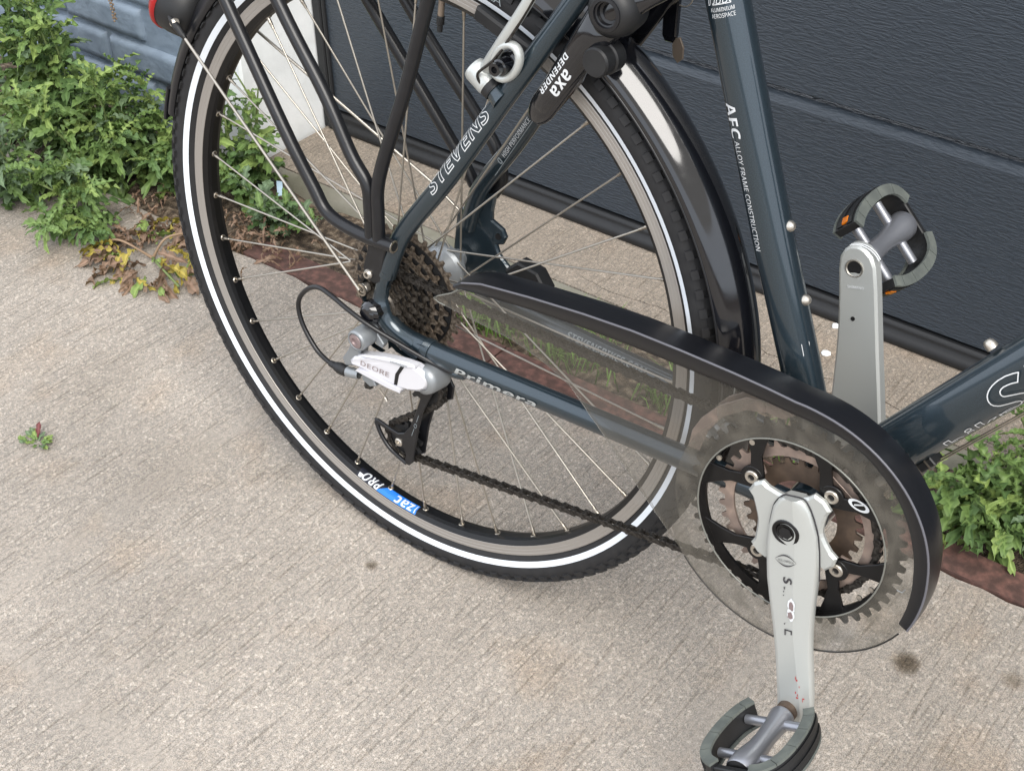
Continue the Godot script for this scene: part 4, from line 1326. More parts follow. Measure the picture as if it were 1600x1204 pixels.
func brake_and_lock():
	var sd := Vector3(0.53, 0.848, 0)              # along the seat stay
	var bk := Vector3(-0.848, 0.53, 0)             # behind the stay
	var piv := Vector3(132, 247, 48)
	for s in [1.0, -1.0]:
		var P := Vector3(piv.x, piv.y, piv.z * s)
		var b := B.new()
		var e := P + bk
		rod(b, V(P.x, P.y, P.z), V(e.x, e.y, e.z), [Vector2(11.5, 0), Vector2(9.6, 7), Vector2(9, 14)], 20, false)
		part("brake_boss", b, "paint")
		# arm: barrel on the pivot, long lever up, ring round the pad post
		b = B.new()
		rod(b, V(P.x + bk.x * 17, P.y + bk.y * 17, P.z), V(P.x + bk.x * 18, P.y + bk.y * 18, P.z), [Vector2(0, 0), Vector2(11.0, 0), Vector2(11.4, 2), Vector2(11.2, 18), Vector2(10, 21), Vector2(5, 22), Vector2(0, 22)], 24)
		var A := P + bk * 27
		var arm := [A, A + sd * 14 + Vector3(0, 0, 3 * s), A + sd * 40 + Vector3(1, 0, 7 * s), A + sd * 80 + Vector3(2, 0, 8 * s), A + sd * 130 + Vector3(0, 0, 6 * s)]
		tube(b, spline(vs(arm), 6), [0.0085, 0.008, 0.0074, 0.0066, 0.006, 0.0058, 0.0056, 0.0056, 0.0054, 0.0054, 0.0052, 0.005], 16, 0.8)
		var ring := []
		var C := A + sd * 36 - bk * 14 + Vector3(0, 0, 8 * s)
		for k in 24:
			var a := TAU * k / 24
			var q := C + sd * 17 * cos(a) - bk * 11 * sin(a)
			ring.append(V(q.x, q.y, q.z))
		tube(b, ring, 0.0036, 10, 1.3, false, 1, true)
		var am := part("brake_arm", b, "silver")
		b = B.new()
		rod(b, V(P.x + bk.x * 10, P.y + bk.y * 10, P.z), V(P.x + bk.x * 11, P.y + bk.y * 11, P.z), [Vector2(0, 0), Vector2(10.4, 0), Vector2(10.8, 1.5), Vector2(10.6, 8), Vector2(0, 8)], 24)
		part("spring_collar", b, "black_plastic", am)
		b = B.new()
		tube(b, spline(vs([P + bk * 18 + Vector3(0, 0, 9 * s), A + sd * 8 + Vector3(0, 0, 12 * s), A + sd * 30 - bk * 5 + Vector3(0, 0, 12 * s), A + sd * 60 - bk * 6 + Vector3(0, 0, 10 * s), A + sd * 120 - bk * 4 + Vector3(0, 0, 9 * s)]), 6), 0.0013, 8)
		part("return_spring", b, "chain_steel", am)
		b = B.new()
		var Cp := Vector3(C.x - 3, C.y - 4, 0)
		rod(b, V(Cp.x, Cp.y, 22 * s), V(Cp.x, Cp.y, 23 * s), [Vector2(3, 0), Vector2(3, 12), Vector2(8, 12), Vector2(8, 17), Vector2(6.5, 18), Vector2(9.5, 20), Vector2(9.5, 27), Vector2(7, 28), Vector2(7, 40), Vector2(5.6, 41), Vector2(5.6, 47), Vector2(3, 47), Vector2(3, 43), Vector2(0, 43)], 20)
		part("pad_post", b, "gloss_black", am)
		b = B.new()
		var mid := Vector3(111, 292, 0)
		var tang := Vector3(-mid.y, mid.x, 0).normalized()
		var rad := mid.normalized()
		var bs := Basis(tang, rad, Vector3.BACK)
		box(b, V(mid.x, mid.y, 18.6 * s), Vector3(0.064, 0.0125, 0.012), bs, 0.002)
		part("brake_pad", b, "black_plastic", am)
	# ring lock round the tyre, on the seat stays
	var b2 := B.new()
	var path := [Vector3(160, 235, 42), Vector3(175, 258, 43), Vector3(198, 294, 43), Vector3(222, 331, 42), Vector3(240, 358, 34), Vector3(251, 373, 16), Vector3(254, 378, 0), Vector3(251, 373, -16), Vector3(240, 358, -34), Vector3(222, 331, -42), Vector3(198, 294, -43), Vector3(166, 244, -42), Vector3(154, 226, -41)]
	var radii := []
	var lp := spline(vs(path), 6)
	for k in lp.size():
		var u := float(k) / (lp.size() - 1)
		radii.append(lerpf(0.0125, 0.030, clampf(1.0 - absf(u - 0.5) / 0.25, 0, 1)) * sqrt(clampf(minf(u, 1 - u) * 14.0 + 0.3, 0, 1)))
	tube(b2, lp, radii, 28, 0.5)
	var lock := part("ring_lock", b2, "gloss_black")
	b2 = B.new()
	rod(b2, V(231, 345, 30), V(231, 345, 40), [Vector2(20, -8), Vector2(22, 6), Vector2(20, 18), Vector2(15, 23), Vector2(13.5, 23.5)], 30, false)
	part("lock_barrel", b2, "black_plastic", lock)
	b2 = B.new()
	rod(b2, V(231, 345, 53.5), V(231, 345, 60), [Vector2(13.4, -2), Vector2(13.4, 1), Vector2(10.6, 1.4), Vector2(10.2, -1), Vector2(9, -1.4), Vector2(8.6, -5), Vector2(6.6, -6), Vector2(6.2, -12), Vector2(0, -12)], 28)
	part("keyway_ring", b2, "satin_black", lock)
	b2 = B.new()
	rod(b2, V(225, 305, 30), V(225, 305, 40), [Vector2(13.5, 0), Vector2(13.8, 2), Vector2(13.8, 12), Vector2(12.4, 13), Vector2(12.2, 14), Vector2(12.2, 24), Vector2(11, 26), Vector2(0, 26)], 28)
	part("lock_plug", b2, "black_plastic", lock)
	b2 = B.new()
	b2 = B.new()
	var dome := func(u: float, v: float, lift: float):
		# u along the leg (mm from its middle), v across towards the front
		var half := 14.5 + 0.06 * u
		var e := pow(clampf(absf(v) / half, 0, 1), 2.6)
		var f := pow(clampf(absf(u) / 58.0, 0, 1), 6.0)
		var p := Vector3(193, 288, 0) + sd * u - bk * v
		return V(p.x, p.y, 38.0 + 13.0 * pow(maxf(0.0, 1.0 - e), 0.5) * pow(maxf(0.0, 1.0 - f), 0.5) + lift)
	b2.group(5)
	for i in 32:
		for j in 14:
			var g := func(ii: int, jj: int):
				var u := lerpf(-58, 58, ii / 32.0)
				var end := sqrt(maxf(0.0, 1.0 - pow(clampf((-u - 40.0) / 18.0, 0, 1), 2.0)))
				return dome.call(u, lerpf(-1, 1, jj / 14.0) * (14.5 + 0.06 * u) * maxf(end, 0.05), 0.0)
			b2.quad(g.call(i, j), g.call(i, j + 1), g.call(i + 1, j + 1), g.call(i + 1, j))
	part("lock_face", b2, "gloss_black", lock)
	# the words read down the leg, their tops to the front
	b2 = B.new()
	write(b2, "axa", 27, 8.5, func(v: Vector2): return dome.call(4.0 - v.x, 3.6 + v.y, 0.3), true, 0.1, 0.0, 2.0)
	part("lock_lettering", b2, "white_print", lock)
	b2 = B.new()
	write(b2, "DEFENDER", 46, 5.4, func(v: Vector2): return dome.call(14.0 - v.x, -6.0 + v.y, 0.3), true, 0.0, 0.0, 2.0)
	part("lock_lettering", b2, "white_print", lock)


func drivetrain():
	var c := at_hub(0, BB.x, BB.y)
	var off := BB
	# chainrings
	var b := B.new()
	gear(b, 48, 84.5, 54.6, 57.6, BB, 1.0, 1.1)
	for k in 4:
		var a: float = [146.0, 57.0, -31.0, -122.0][k]
		# forked arm from the bolt out to the ring
		for s in [-1.0, 1.0]:
			prism(b, mm([off + polar(44, a - 5 * s), off + polar(53, a - 7 * s), off + polar(59, a + 5 * s), off + polar(70, a + 13 * s), off + polar(89, a + 18 * s), off + polar(89, a + 35 * s), off + polar(76, a + 28 * s), off + polar(64, a + 20 * s), off + polar(52, a + 15 * s), off + polar(44, a + 9 * s)]), 0.0548, 0.0580, 0.0005, at_hub())
		var pad := []
		for q in 20:
			pad.append(off + polar(52.2, a) + polar(10.5, q * 18))
		prism(b, mm(pad), 0.0546, 0.0584, 0.0006, at_hub(), true)
	var outer := part("chainring", b, "anodised")
	b = B.new()
	gear(b, 36, 61.0, 47.8, 50.2, BB, 4.0)
	for k in 4:
		var a: float = [146.0, 57.0, -31.0, -122.0][k]
		prism(b, mm([off + polar(47, a - 9), off + polar(62.5, a - 13), off + polar(62.5, a + 13), off + polar(47, a + 9)]), 0.0476, 0.0504, 0.0004, at_hub())
	part("chainring", b, "bronze")
	b = B.new()
	gear(b, 26, 33.0, 40.8, 43.0, BB, 2.0)
	part("chainring", b, "brown_steel")
	for k in 4:
		var p := off + polar(52.2, [146.0, 57.0, -31.0, -122.0][k])
		b = B.new()
		rod(b, V(p.x, p.y, 56), V(p.x, p.y, 60), [Vector2(6.4, 0), Vector2(6.4, 3.2), Vector2(5.6, 4.0), Vector2(3.2, 4.0), Vector2(3.0, 3.0), Vector2(2.9, 0.5), Vector2(0, 0.5)], 20)
		part("chainring_bolt", b, "bolt_steel", outer)
	# pins near the ring's edge and the maker's oval
	for p in [[79.5, 127], [83, 156], [82, -33], [83, -22]]:
		var q := off + polar(p[0], p[1])
		b = B.new()
		rod(b, V(q.x, q.y, 57), V(q.x, q.y, 60), [Vector2(2.6, 0), Vector2(2.6, 1.6), Vector2(0, 1.8)], 12)
		part("rivet", b, "bolt_steel", outer)
	b = B.new()
	var om := off + polar(70, 42)
	var oval := []; var oval2 := []
	for k in 25:
		var v := Vector2(9.5 * cos(TAU * k / 24), 5.0 * sin(TAU * k / 24))
		oval.append(v.rotated(deg_to_rad(-8)) + om); oval2.append((v * 0.66).rotated(deg_to_rad(-8)) + om)
	b.group(-1)
	for k in 24:
		b.quad(V(oval[k].x, oval[k].y, 58.6), V(oval[k + 1].x, oval[k + 1].y, 58.6), V(oval2[k + 1].x, oval2[k + 1].y, 58.6), V(oval2[k].x, oval2[k].y, 58.6))
	for k in 12:
		var q0 := om + Vector2(-4 + k * 0.66, -1.8 + k * 0.3); var q1 := q0 + Vector2(0.8, 0.35)
		b.quad(V(q0.x, q0.y, 58.6), V(q1.x, q1.y, 58.6), V(q1.x, q1.y + 1.6, 58.6), V(q0.x, q0.y + 1.6, 58.6))
	part("oval_emblem", b, "white_print", outer)
	# spider
	b = B.new()
	var star := []
	for k in 4:
		var a: float = [143.0, 58.0, -25.0, -122.0][k]
		var a2: float = [58.0, -25.0, -122.0, -217.0][k]
		for q in [[46.5, a + 12], [48, a], [46.5, a - 12], [40, a - 15.5], [34, lerpf(a - 14, a2 + 14, 0.2)], [31, lerpf(a - 14, a2 + 14, 0.38)], [30.3, lerpf(a - 14, a2 + 14, 0.5)], [31, lerpf(a - 14, a2 + 14, 0.62)], [34, lerpf(a - 14, a2 + 14, 0.8)], [40, a2 + 15.5]]:
			star.append(off + polar(q[0], q[1]))
	prism(b, mm(star), 0.0585, 0.0655, 0.0022, at_hub())
	var spider := part("crank_spider", b, "silver")
	# crank arms
	var secs := [[-33, -1, 15], [-30, -6, 18], [-22, -11.5, 21.5], [0, -17.5, 26.5], [16, -19.5, 27], [34, -20, 26.2], [50, -20, 25], [73, -17.8, 22.2], [97, -15.2, 20.2], [120, -13.4, 19.8], [140, -12.6, 20.6], [165, -12, 21], [178, -12, 20.6], [188, -9.5, 17], [193, -5, 12], [194.5, 0, 8]]
	b = B.new()
	var rows := []
	for s in secs:
		var t: float = s[0]; var l: float = s[1]; var r: float = s[2]
		var z := 72.0 + 18.0 * clampf(t / 178.0, 0, 1)
		var th := lerpf(15.0, 12.5, clampf(t / 178.0, 0, 1))
		var row := []
		var edge := minf(1.0, (r - l) / 20.0)
		var crest := lerpf(l, r, 0.60 if t < 100 else lerpf(0.60, 0.74, (t - 100) / 80.0))
		for q in [[l + 1, z - th], [l, z - th + 3], [l + 0.3, z - 3.2], [l + 2.4 * edge, z - 1.0], [l + 4.5 * edge, z - 0.5], [lerpf(l, crest, 0.72), z + 0.2], [crest, z + 0.5], [lerpf(crest, r, 0.5), z - 1.2], [r - 1.6 * edge, z - 3.4], [r, z - 5], [r, z - th + 3], [r - 1, z - th]]:
			var p: Vector2 = BB + CR * t + CP * q[0]
			row.append(V(p.x, p.y, q[1]))
		rows.append(row)
	var m: int = rows[0].size()
	for k in m:
		var k2 := (k + 1) % m
		b.group([20, 20, 21, 21, 22, 22, 23, 23, 24, 24, 24, 25][k])
		for i in rows.size() - 1:
			b.quad(rows[i][k], rows[i + 1][k], rows[i + 1][k2], rows[i][k2])
	b.group(-1)
	for k in range(1, m - 1):
		b.tri(rows[0][0], rows[0][k], rows[0][k + 1])
		b.tri(rows[-1][0], rows[-1][k + 1], rows[-1][k])
	var arm := part("crank_arm", b, "silver")
	b = B.new()
	rod(b, V(BB.x + 0.5, BB.y, 66), V(BB.x + 0.5, BB.y, 80), [Vector2(12.4, 5), Vector2(12.4, 6.9), Vector2(11.4, 7.4), Vector2(9.6, 7.0), Vector2(8.2, 5.8), Vector2(8, 7.2), Vector2(6.8, 7.2), Vector2(6.4, 6.6), Vector2(0, 6.6)], 30)
	part("crank_bolt_cap", b, "anodised", arm)
	b = B.new()
	rod(b, V(BB.x + 0.5, BB.y, 73.3), V(BB.x + 0.5, BB.y, 80), [Vector2(6.2, 0), Vector2(0, 0.1)], 6)
	part("hex_socket", b, "dark_hole", arm)
	b = B.new()
	var gl := []
	for q in [[46, -20.2], [34, -20.3], [16, -19.8], [0, -17.8], [-14, -14.4], [-22, -11.8], [-29, -7], [-33.4, -1.5], [-34, 5], [-33.6, 15.5], [-29, 19.5], [-22, 22.4], [-12, 25], [0, 27.0], [16, 27.4], [34, 26.6], [46, 25.6]]:
		var gp: Vector2 = BB + CR * q[0] + CP * q[1]
		gl.append(V(gp.x, gp.y, 65.9))
	tube(b, spline(gl, 3), 0.0006, 6)
	part("groove", b, "dark_print", arm)
	# worn letters and marks on the arm: they read down the arm
	var on_arm := func(lift: float): return func(v: Vector2):
		# v.x down the arm from the bolt, v.y across towards the front
		var p: Vector2 = BB + CR * v.x + CP * v.y
		return V(p.x, p.y, 72.5 + 18.0 * clampf(v.x / 178.0, 0, 1) + lift)
	b = B.new()
	for s in [-1, 1]:
		var o1 := []; var o2 := []
		for k in 13:
			var u := k / 12.0
			var base := Vector2(26.5 + 4.4 * s * sin(PI * u), -9.5 + 20.0 * u)
			o1.append(base); o2.append(base + Vector2(1.1 * s * sin(PI * u) + 0.15 * s, 0))
		for k in 12:
			cut(b, o1[k], o1[k + 1], o2[k + 1], 6, on_arm.call(0.55)); cut(b, o1[k], o2[k + 1], o2[k], 6, on_arm.call(0.55))
	write(b, "HOLLOWTECH", 14, 2.2, func(v: Vector2): return on_arm.call(0.55).call(Vector2(26.8 - v.y, v.x - 6.4)), false)
	write(b, "S", 6, 8, func(v: Vector2): return on_arm.call(0.55).call(Vector2(42.5 + v.x, 2.0 + v.y)), true)
	for q in [[52, -1.6, 2.5, 1.0], [56, -2.2, 1.6, 0.8], [60, -2.4, 1.2, 0.8], [88, -1.8, 1.4, 0.9]]:
		cut(b, Vector2(q[0], q[1]), Vector2(q[0] + q[2], q[1]), Vector2(q[0] + q[2], q[1] + q[3]), 9, on_arm.call(0.5)); cut(b, Vector2(q[0], q[1]), Vector2(q[0] + q[2], q[1] + q[3]), Vector2(q[0], q[1] + q[3]), 9, on_arm.call(0.5))
	for q in [[94, -1.5, 1.2, 7.0], [94, -1.5, 6, 1.1], [94, 4.4, 4.2, 1.1]]:
		cut(b, Vector2(q[0], q[1]), Vector2(q[0] + q[2], q[1]), Vector2(q[0] + q[2], q[1] + q[3]), 9, on_arm.call(0.5)); cut(b, Vector2(q[0], q[1]), Vector2(q[0] + q[2], q[1] + q[3]), Vector2(q[0], q[1] + q[3]), 9, on_arm.call(0.5))
	tag(part("worn_lettering", b, "dark_print", arm), "half rubbed off dark lettering")
	var blob := func(bb: B, cx: float, cy: float, rx: float, ry: float, sd: int, lift: float):
		var r := RandomNumberGenerator.new(); r.seed = sd
		var o := []
		for k in 14:
			o.append(Vector2(cx + rx * cos(TAU * k / 14) * r.randf_range(0.8, 1.2), cy + ry * sin(TAU * k / 14) * r.randf_range(0.8, 1.2)))
		for k in 14:
			cut(bb, Vector2(cx, cy), o[k], o[(k + 1) % 14], 9, on_arm.call(lift))
	b = B.new()
	blob.call(b, 69, 5.4, 6.5, 3.4, 5, 0.5); blob.call(b, 78, 4.4, 6.0, 3.6, 6, 0.52)
	part("rubbed_patch", b, "white_print", arm)
	b = B.new()
	blob.call(b, 69.5, 5.2, 4.4, 2.3, 7, 0.62); blob.call(b, 79, 4.0, 3.8, 2.6, 8, 0.62)
	part("rubbed_patch", b, "worn_metal", arm)
	b = B.new()
	for q in [[141, 8.6, 3, 0.7], [143, 9.6, 1.5, 1.6], [149, 12, 2.0, 0.5], [156, 8.4, 2.2, 0.8], [158, 10.2, 2.6, 0.6], [161, 9.8, 1.6, 1.6], [162, 15.2, 3.0, 0.6], [160, 16.0, 1.2, 1.8]]:
		blob.call(b, q[0], q[1], q[2] * 0.6, q[3] * 0.6, int(q[0]), 0.45)
	part("red_scuff", b, "red_scuff", arm)
	# left arm
	b = B.new()
	var lo := []
	for s in [[197.5, -4], [198, 4], [195, 10], [189, 15.5], [180, 18.5], [160, 19.8], [132, 20.6], [100, 21.6], [70, 22.8], [35, 24], [10, 24], [-8, 22], [-16, 12], [-16, -12], [-6, -22], [10, -25], [48, -24], [88, -19.4], [110, -17.2], [126, -16], [150, -15.2], [175, -15], [187, -13.5], [194, -9]]:
		lo.append((BB - CR * s[0] + CP * s[1]) * 0.001)
	var sh := func(v: Vector3):
		var p := Vector2(v.x - HUB.x, v.y - HUB.y) * 1000.0 - BB
		var t := -p.dot(CR) / 178.0
		return v + Vector3(0, 0, -0.014 * t)
	b.warp = sh
	prism(b, lo, -0.0765, -0.0625, 0.0022, at_hub(), true)
	var left := part("crank_arm", b, "silver")
	tag(left, "left crank arm standing up behind the seat tube")
	b = B.new()
	var le := BB - CR * 178.0
	rod(b, V(le.x, le.y, -76.6), V(le.x, le.y, -70), [Vector2(8.2, 0), Vector2(8.2, 0.9), Vector2(7.4, 1.0), Vector2(6.4, 0.2), Vector2(6.2, -4)], 24)
	part("pedal_thread", b, "bolt_steel", left)
	b = B.new()
	rod(b, V(le.x, le.y, -76.5), V(le.x, le.y, -70), [Vector2(6.4, -1), Vector2(6.3, 0.35), Vector2(3.2, 0.3), Vector2(0, 0.25)], 24)
	part("axle_end", b, "dark_hole", left)
	b = B.new()
	var lm := BB - CR * 132.0 - CP * 1.5
	rod(b, V(lm.x, lm.y, -74), V(lm.x, lm.y, -70), [Vector2(2.0, 0), Vector2(2.0, 1.7), Vector2(0, 1.7)], 12)
	part("drain_hole", b, "dark_hole", left)
	b = B.new()
	for k in 2:
		var pts := []
		for q in 9:
			var a := deg_to_rad(35 + q * 11.0)
			pts.append(le + Vector2(cos(a), sin(a)) * 20.2 + CP * 2.0)
		var tp := []
		for q in pts: tp.append(V(q.x, q.y, -80.5 - k * 3.0))
		tube(b, tp, 0.0006, 6)
	part("groove_line", b, "white_print", left)
	b = B.new()
	write(b, "SHIMANO", 15, 2.6, on_plane(Vector3(le.x - 7 + 4.6, le.y - 17.5, -74.3), Vector3(CP.x, CP.y, 0), Vector3(-CR.x, -CR.y, 0)), true)
	part("crank_lettering", b, "white_print", left)
	# pedals
	pedal(Vector3(BB.x + CR.x * 178, BB.y + CR.y * 178, 90), 1.0, 25.0)
	pedal(Vector3(le.x, le.y, -91), -1.0, -45.0)


func pedal(eye: Vector3, side: float, tilt: float):
	var w := Vector3(0, 0, side)
	var e1 := Vector3(cos(deg_to_rad(tilt)), sin(deg_to_rad(tilt)), 0)
	var e2 := Vector3(-sin(deg_to_rad(tilt)), cos(deg_to_rad(tilt)), 0)
	var at := func(a: float, c: float, h: float):
		var p := eye + w * a + e1 * c + e2 * h
		return V(p.x, p.y, p.z)
	var b := B.new()
	rod(b, at.call(8, 0, 0), at.call(20, 0, 0), [Vector2(0, 0), Vector2(10.5, 0), Vector2(11.5, 2), Vector2(11, 8), Vector2(9.4, 18), Vector2(8.8, 34), Vector2(9.6, 48), Vector2(12, 60), Vector2(13.4, 68), Vector2(13.4, 78), Vector2(12.4, 80)], 26, false)
	for a in [20.0, 68.0]:
		tube(b, [at.call(a, -31, 0), at.call(a, 31, 0)], 0.0045, 14)
	var o := part("pedal", b, "pedal_alu")
	b = B.new()
	rod(b, at.call(-4, 0, 0), at.call(8, 0, 0), [Vector2(7, -8), Vector2(7, 2), Vector2(9.6, 3), Vector2(9.6, 9), Vector2(8, 10), Vector2(8, 13)], 20)
	part("axle", b, "brown_steel", o)
	b = B.new()
	rod(b, at.call(87, 0, 0), at.call(96, 0, 0), [Vector2(12.2, 0), Vector2(12, 1.6), Vector2(9, 2.4), Vector2(0, 2.6)], 24)
	part("end_cap", b, "black_plastic", o)
	for s in [-1.0, 1.0]:
		# curved side rail: a swept bar with rubber treads on both faces
		var line := [Vector2(8, 29), Vector2(18, 34), Vector2(32, 37.5), Vector2(50, 39), Vector2(68, 38), Vector2(82, 34), Vector2(91, 27), Vector2(95.5, 17)]
		var pts := []
		for i in line.size() - 1:
			for k in 4:
				pts.append(line[i].cubic_interpolate(line[i + 1], line[maxi(i - 1, 0)], line[mini(i + 2, line.size() - 1)], k / 4.0))
		pts.append(line[-1])
		var strip := func(bb: B, i0: int, i1: int, h0: float, h1: float, in_: float, out_: float, trimmed := false):
			for i in range(i0, i1):
				var c := []
				for j in [i, i + 1]:
					var trim := 0.0
					if trimmed: trim = 0.35 if j == i0 else (-0.35 if j == i1 else 0.0)
					var d: Vector2 = (pts[mini(j + 1, pts.size() - 1)] - pts[maxi(j - 1, 0)]).normalized()
					var nn := Vector2(-d.y, d.x)
					for q in [[in_, h0], [out_, h0], [out_, h1], [in_, h1]]:
						var v: Vector2 = pts[j] + nn * q[0] + d * trim
						c.append(at.call(v.x, v.y * s, q[1]))
				for q in 4:
					var q2 := (q + 1) % 4
					bb.group(5 + q)
					if s * side > 0:
						bb.quad(c[q], c[q2], c[4 + q2], c[4 + q])
					else:
						bb.quad(c[q], c[4 + q], c[4 + q2], c[q2])
				bb.group(-1)
				if i == i0: bb.quad(c[0], c[1], c[2], c[3])
				if i == i1 - 1: bb.quad(c[4], c[7], c[6], c[5])
		b = B.new()
		strip.call(b, 0, 28, -11.0, 11.0, -3.4, 4.2)
		strip.call(b, 1, 24, -8.0, -2.5, 4.0, 5.4)
		strip.call(b, 1, 24, 2.5, 8.0, 4.0, 5.4)
		var rail := part("side_rail", b, "black_plastic", o)
		for f in [-1.0, 1.0]:
			for k in 5:
				b = B.new()
				var i0: int = [0, 4, 9, 14, 20][k]; var i1: int = [4, 9, 14, 20, 28][k]
				strip.call(b, i0, i1, 10.6 * f if f > 0 else -13.4, 13.4 if f > 0 else -10.6, -5.2, 4.6, true)
				# a fine gap between the treads
				var pad := part("rubber_tread", b, "grey_rubber", o)
		b = B.new()
		var w0 := 9.0 if side < 0 else 44.0
		var c0 := 36.9 if side < 0 else 42.6
		var slope := Vector2(10, 5.0).normalized() if side < 0 else Vector2(1, 0.02).normalized()
		var nrm: Vector3 = -w * slope.y + e1 * s * slope.x
		var alo: Vector3 = w * slope.x + e1 * s * slope.y
		box(b, at.call(w0 + 3.0, c0 * s, 0.5), Vector3(0.0075, 0.0062, 0.002), Basis(alo, e2, nrm).orthonormalized(), 0.0004)
		if side < 0: part("reflector", b, "amber", o)
	b = B.new()
	box(b, at.call(95, 0, 0), Vector3(0.036, 0.019, 0.006), Basis(e1, e2, Vector3.BACK), 0.001)
	part("outer_bar", b, "black_plastic", o)


func chain_path() -> Array:
	# centre line in mm (x, y), clockwise seen from the drive side, beginning on top of the chainring
	var R := 72.8; var r := 34.5
	var lp := Vector2(15.5, -162.5); var up := Vector2(46, -86)
	var out := []
	var arc := func(c: Vector2, rad: float, a0: float, a1: float):
		var n := int(absf(a1 - a0) / 4) + 1
		for k in n + 1:
			out.append(c + polar(rad, lerpf(a0, a1, float(k) / n)))
	# outer tangent chainring top -> sprocket top
	var d := -BB
	var base := rad_to_deg(d.angle())           # from ring to sprocket
	var off := rad_to_deg(acos((R - r) / BB.length()))
	var ta := base - off
	arc.call(Vector2.ZERO, r, ta, ta + 150.0)          # over the sprocket, round its back
	# down to the guide pulley's front, back of the tension pulley
	arc.call(up, 21.0, 60.0, -35.0)
	arc.call(lp, 21.0, 150.0, 285.0)
	# to the chainring's bottom
	var e := BB - lp
	var be := rad_to_deg(e.angle())
	var oe := rad_to_deg(acos((R - 21.0) / e.length()))
	var rb := be + 180.0 + oe
	arc.call(BB, R, rb, rb + fposmod(ta - rb, 360.0))
	return out


func chain():
	var p := chain_path()
	var n := p.size()
	var total := 0.0
	for i in n:
		total += p[i].distance_to(p[(i + 1) % n])
	var links := int(round(total / 12.7 / 2.0)) * 2
	var step := total / links
	var pts := []
	var i := 0
	var run := 0.0
	for k in links:
		var want := k * step
		while run + p[i % n].distance_to(p[(i + 1) % n]) < want:
			run += p[i % n].distance_to(p[(i + 1) % n]); i += 1
		var seg: float = p[i % n].distance_to(p[(i + 1) % n])
		pts.append(p[i % n].lerp(p[(i + 1) % n], (want - run) / maxf(seg, 1e-6)))
	var rollers := B.new()
	var root := part("chain", rollers_mesh(pts), "chain_steel")
	var made := []
	for kind in 2:
		var b := B.new()
		var w: float = 2.6 if kind == 0 else 3.5
		for s in [-1.0, 1.0]:
			var o := []
			for k in 16:
				var u := TAU * k / 16
				var rr: float = 4.1
				var c := Vector2(6.35 * signf(cos(u)), 0)
				var v := c + Vector2(cos(u), sin(u)) * rr
				if absf(cos(u)) < 0.3: v = Vector2(6.35 * signf(cos(u)) * 0.4, signf(sin(u)) * 2.3)
				o.append(v * 0.001)
			prism(b, o, (w * s - 0.55) * 0.001, (w * s + 0.55) * 0.001, 0.0002)
			if kind == 1:
				for q in [-6.35, 6.35]:
					lathe(b, mm([Vector2(1.9, 0), Vector2(1.9, 4.4), Vector2(0, 4.5)]), Transform3D(Basis() if s > 0 else Basis(Vector3.UP, PI), Vector3(q * 0.001, 0, 0)), 8)
		made.append(b.mesh())
	for k in links:
		var a: Vector2 = pts[k]; var c: Vector2 = pts[(k + 1) % links]
		var m := (a + c) / 2
		put("chain_link", made[k % 2], M.chain_steel, root, Transform3D(Basis(Vector3.BACK, (c - a).angle()), V(m.x, m.y, chain_z(m.x))))


func chain_z(x: float) -> float:
	return 49.0


func rollers_mesh(pts: Array) -> B:
	var b := B.new()
	for q in pts:
		lathe(b, mm([Vector2(3.8, -2.2), Vector2(3.8, 2.2)]), at_hub(chain_z(q.x), q.x, q.y), 8)
	return b


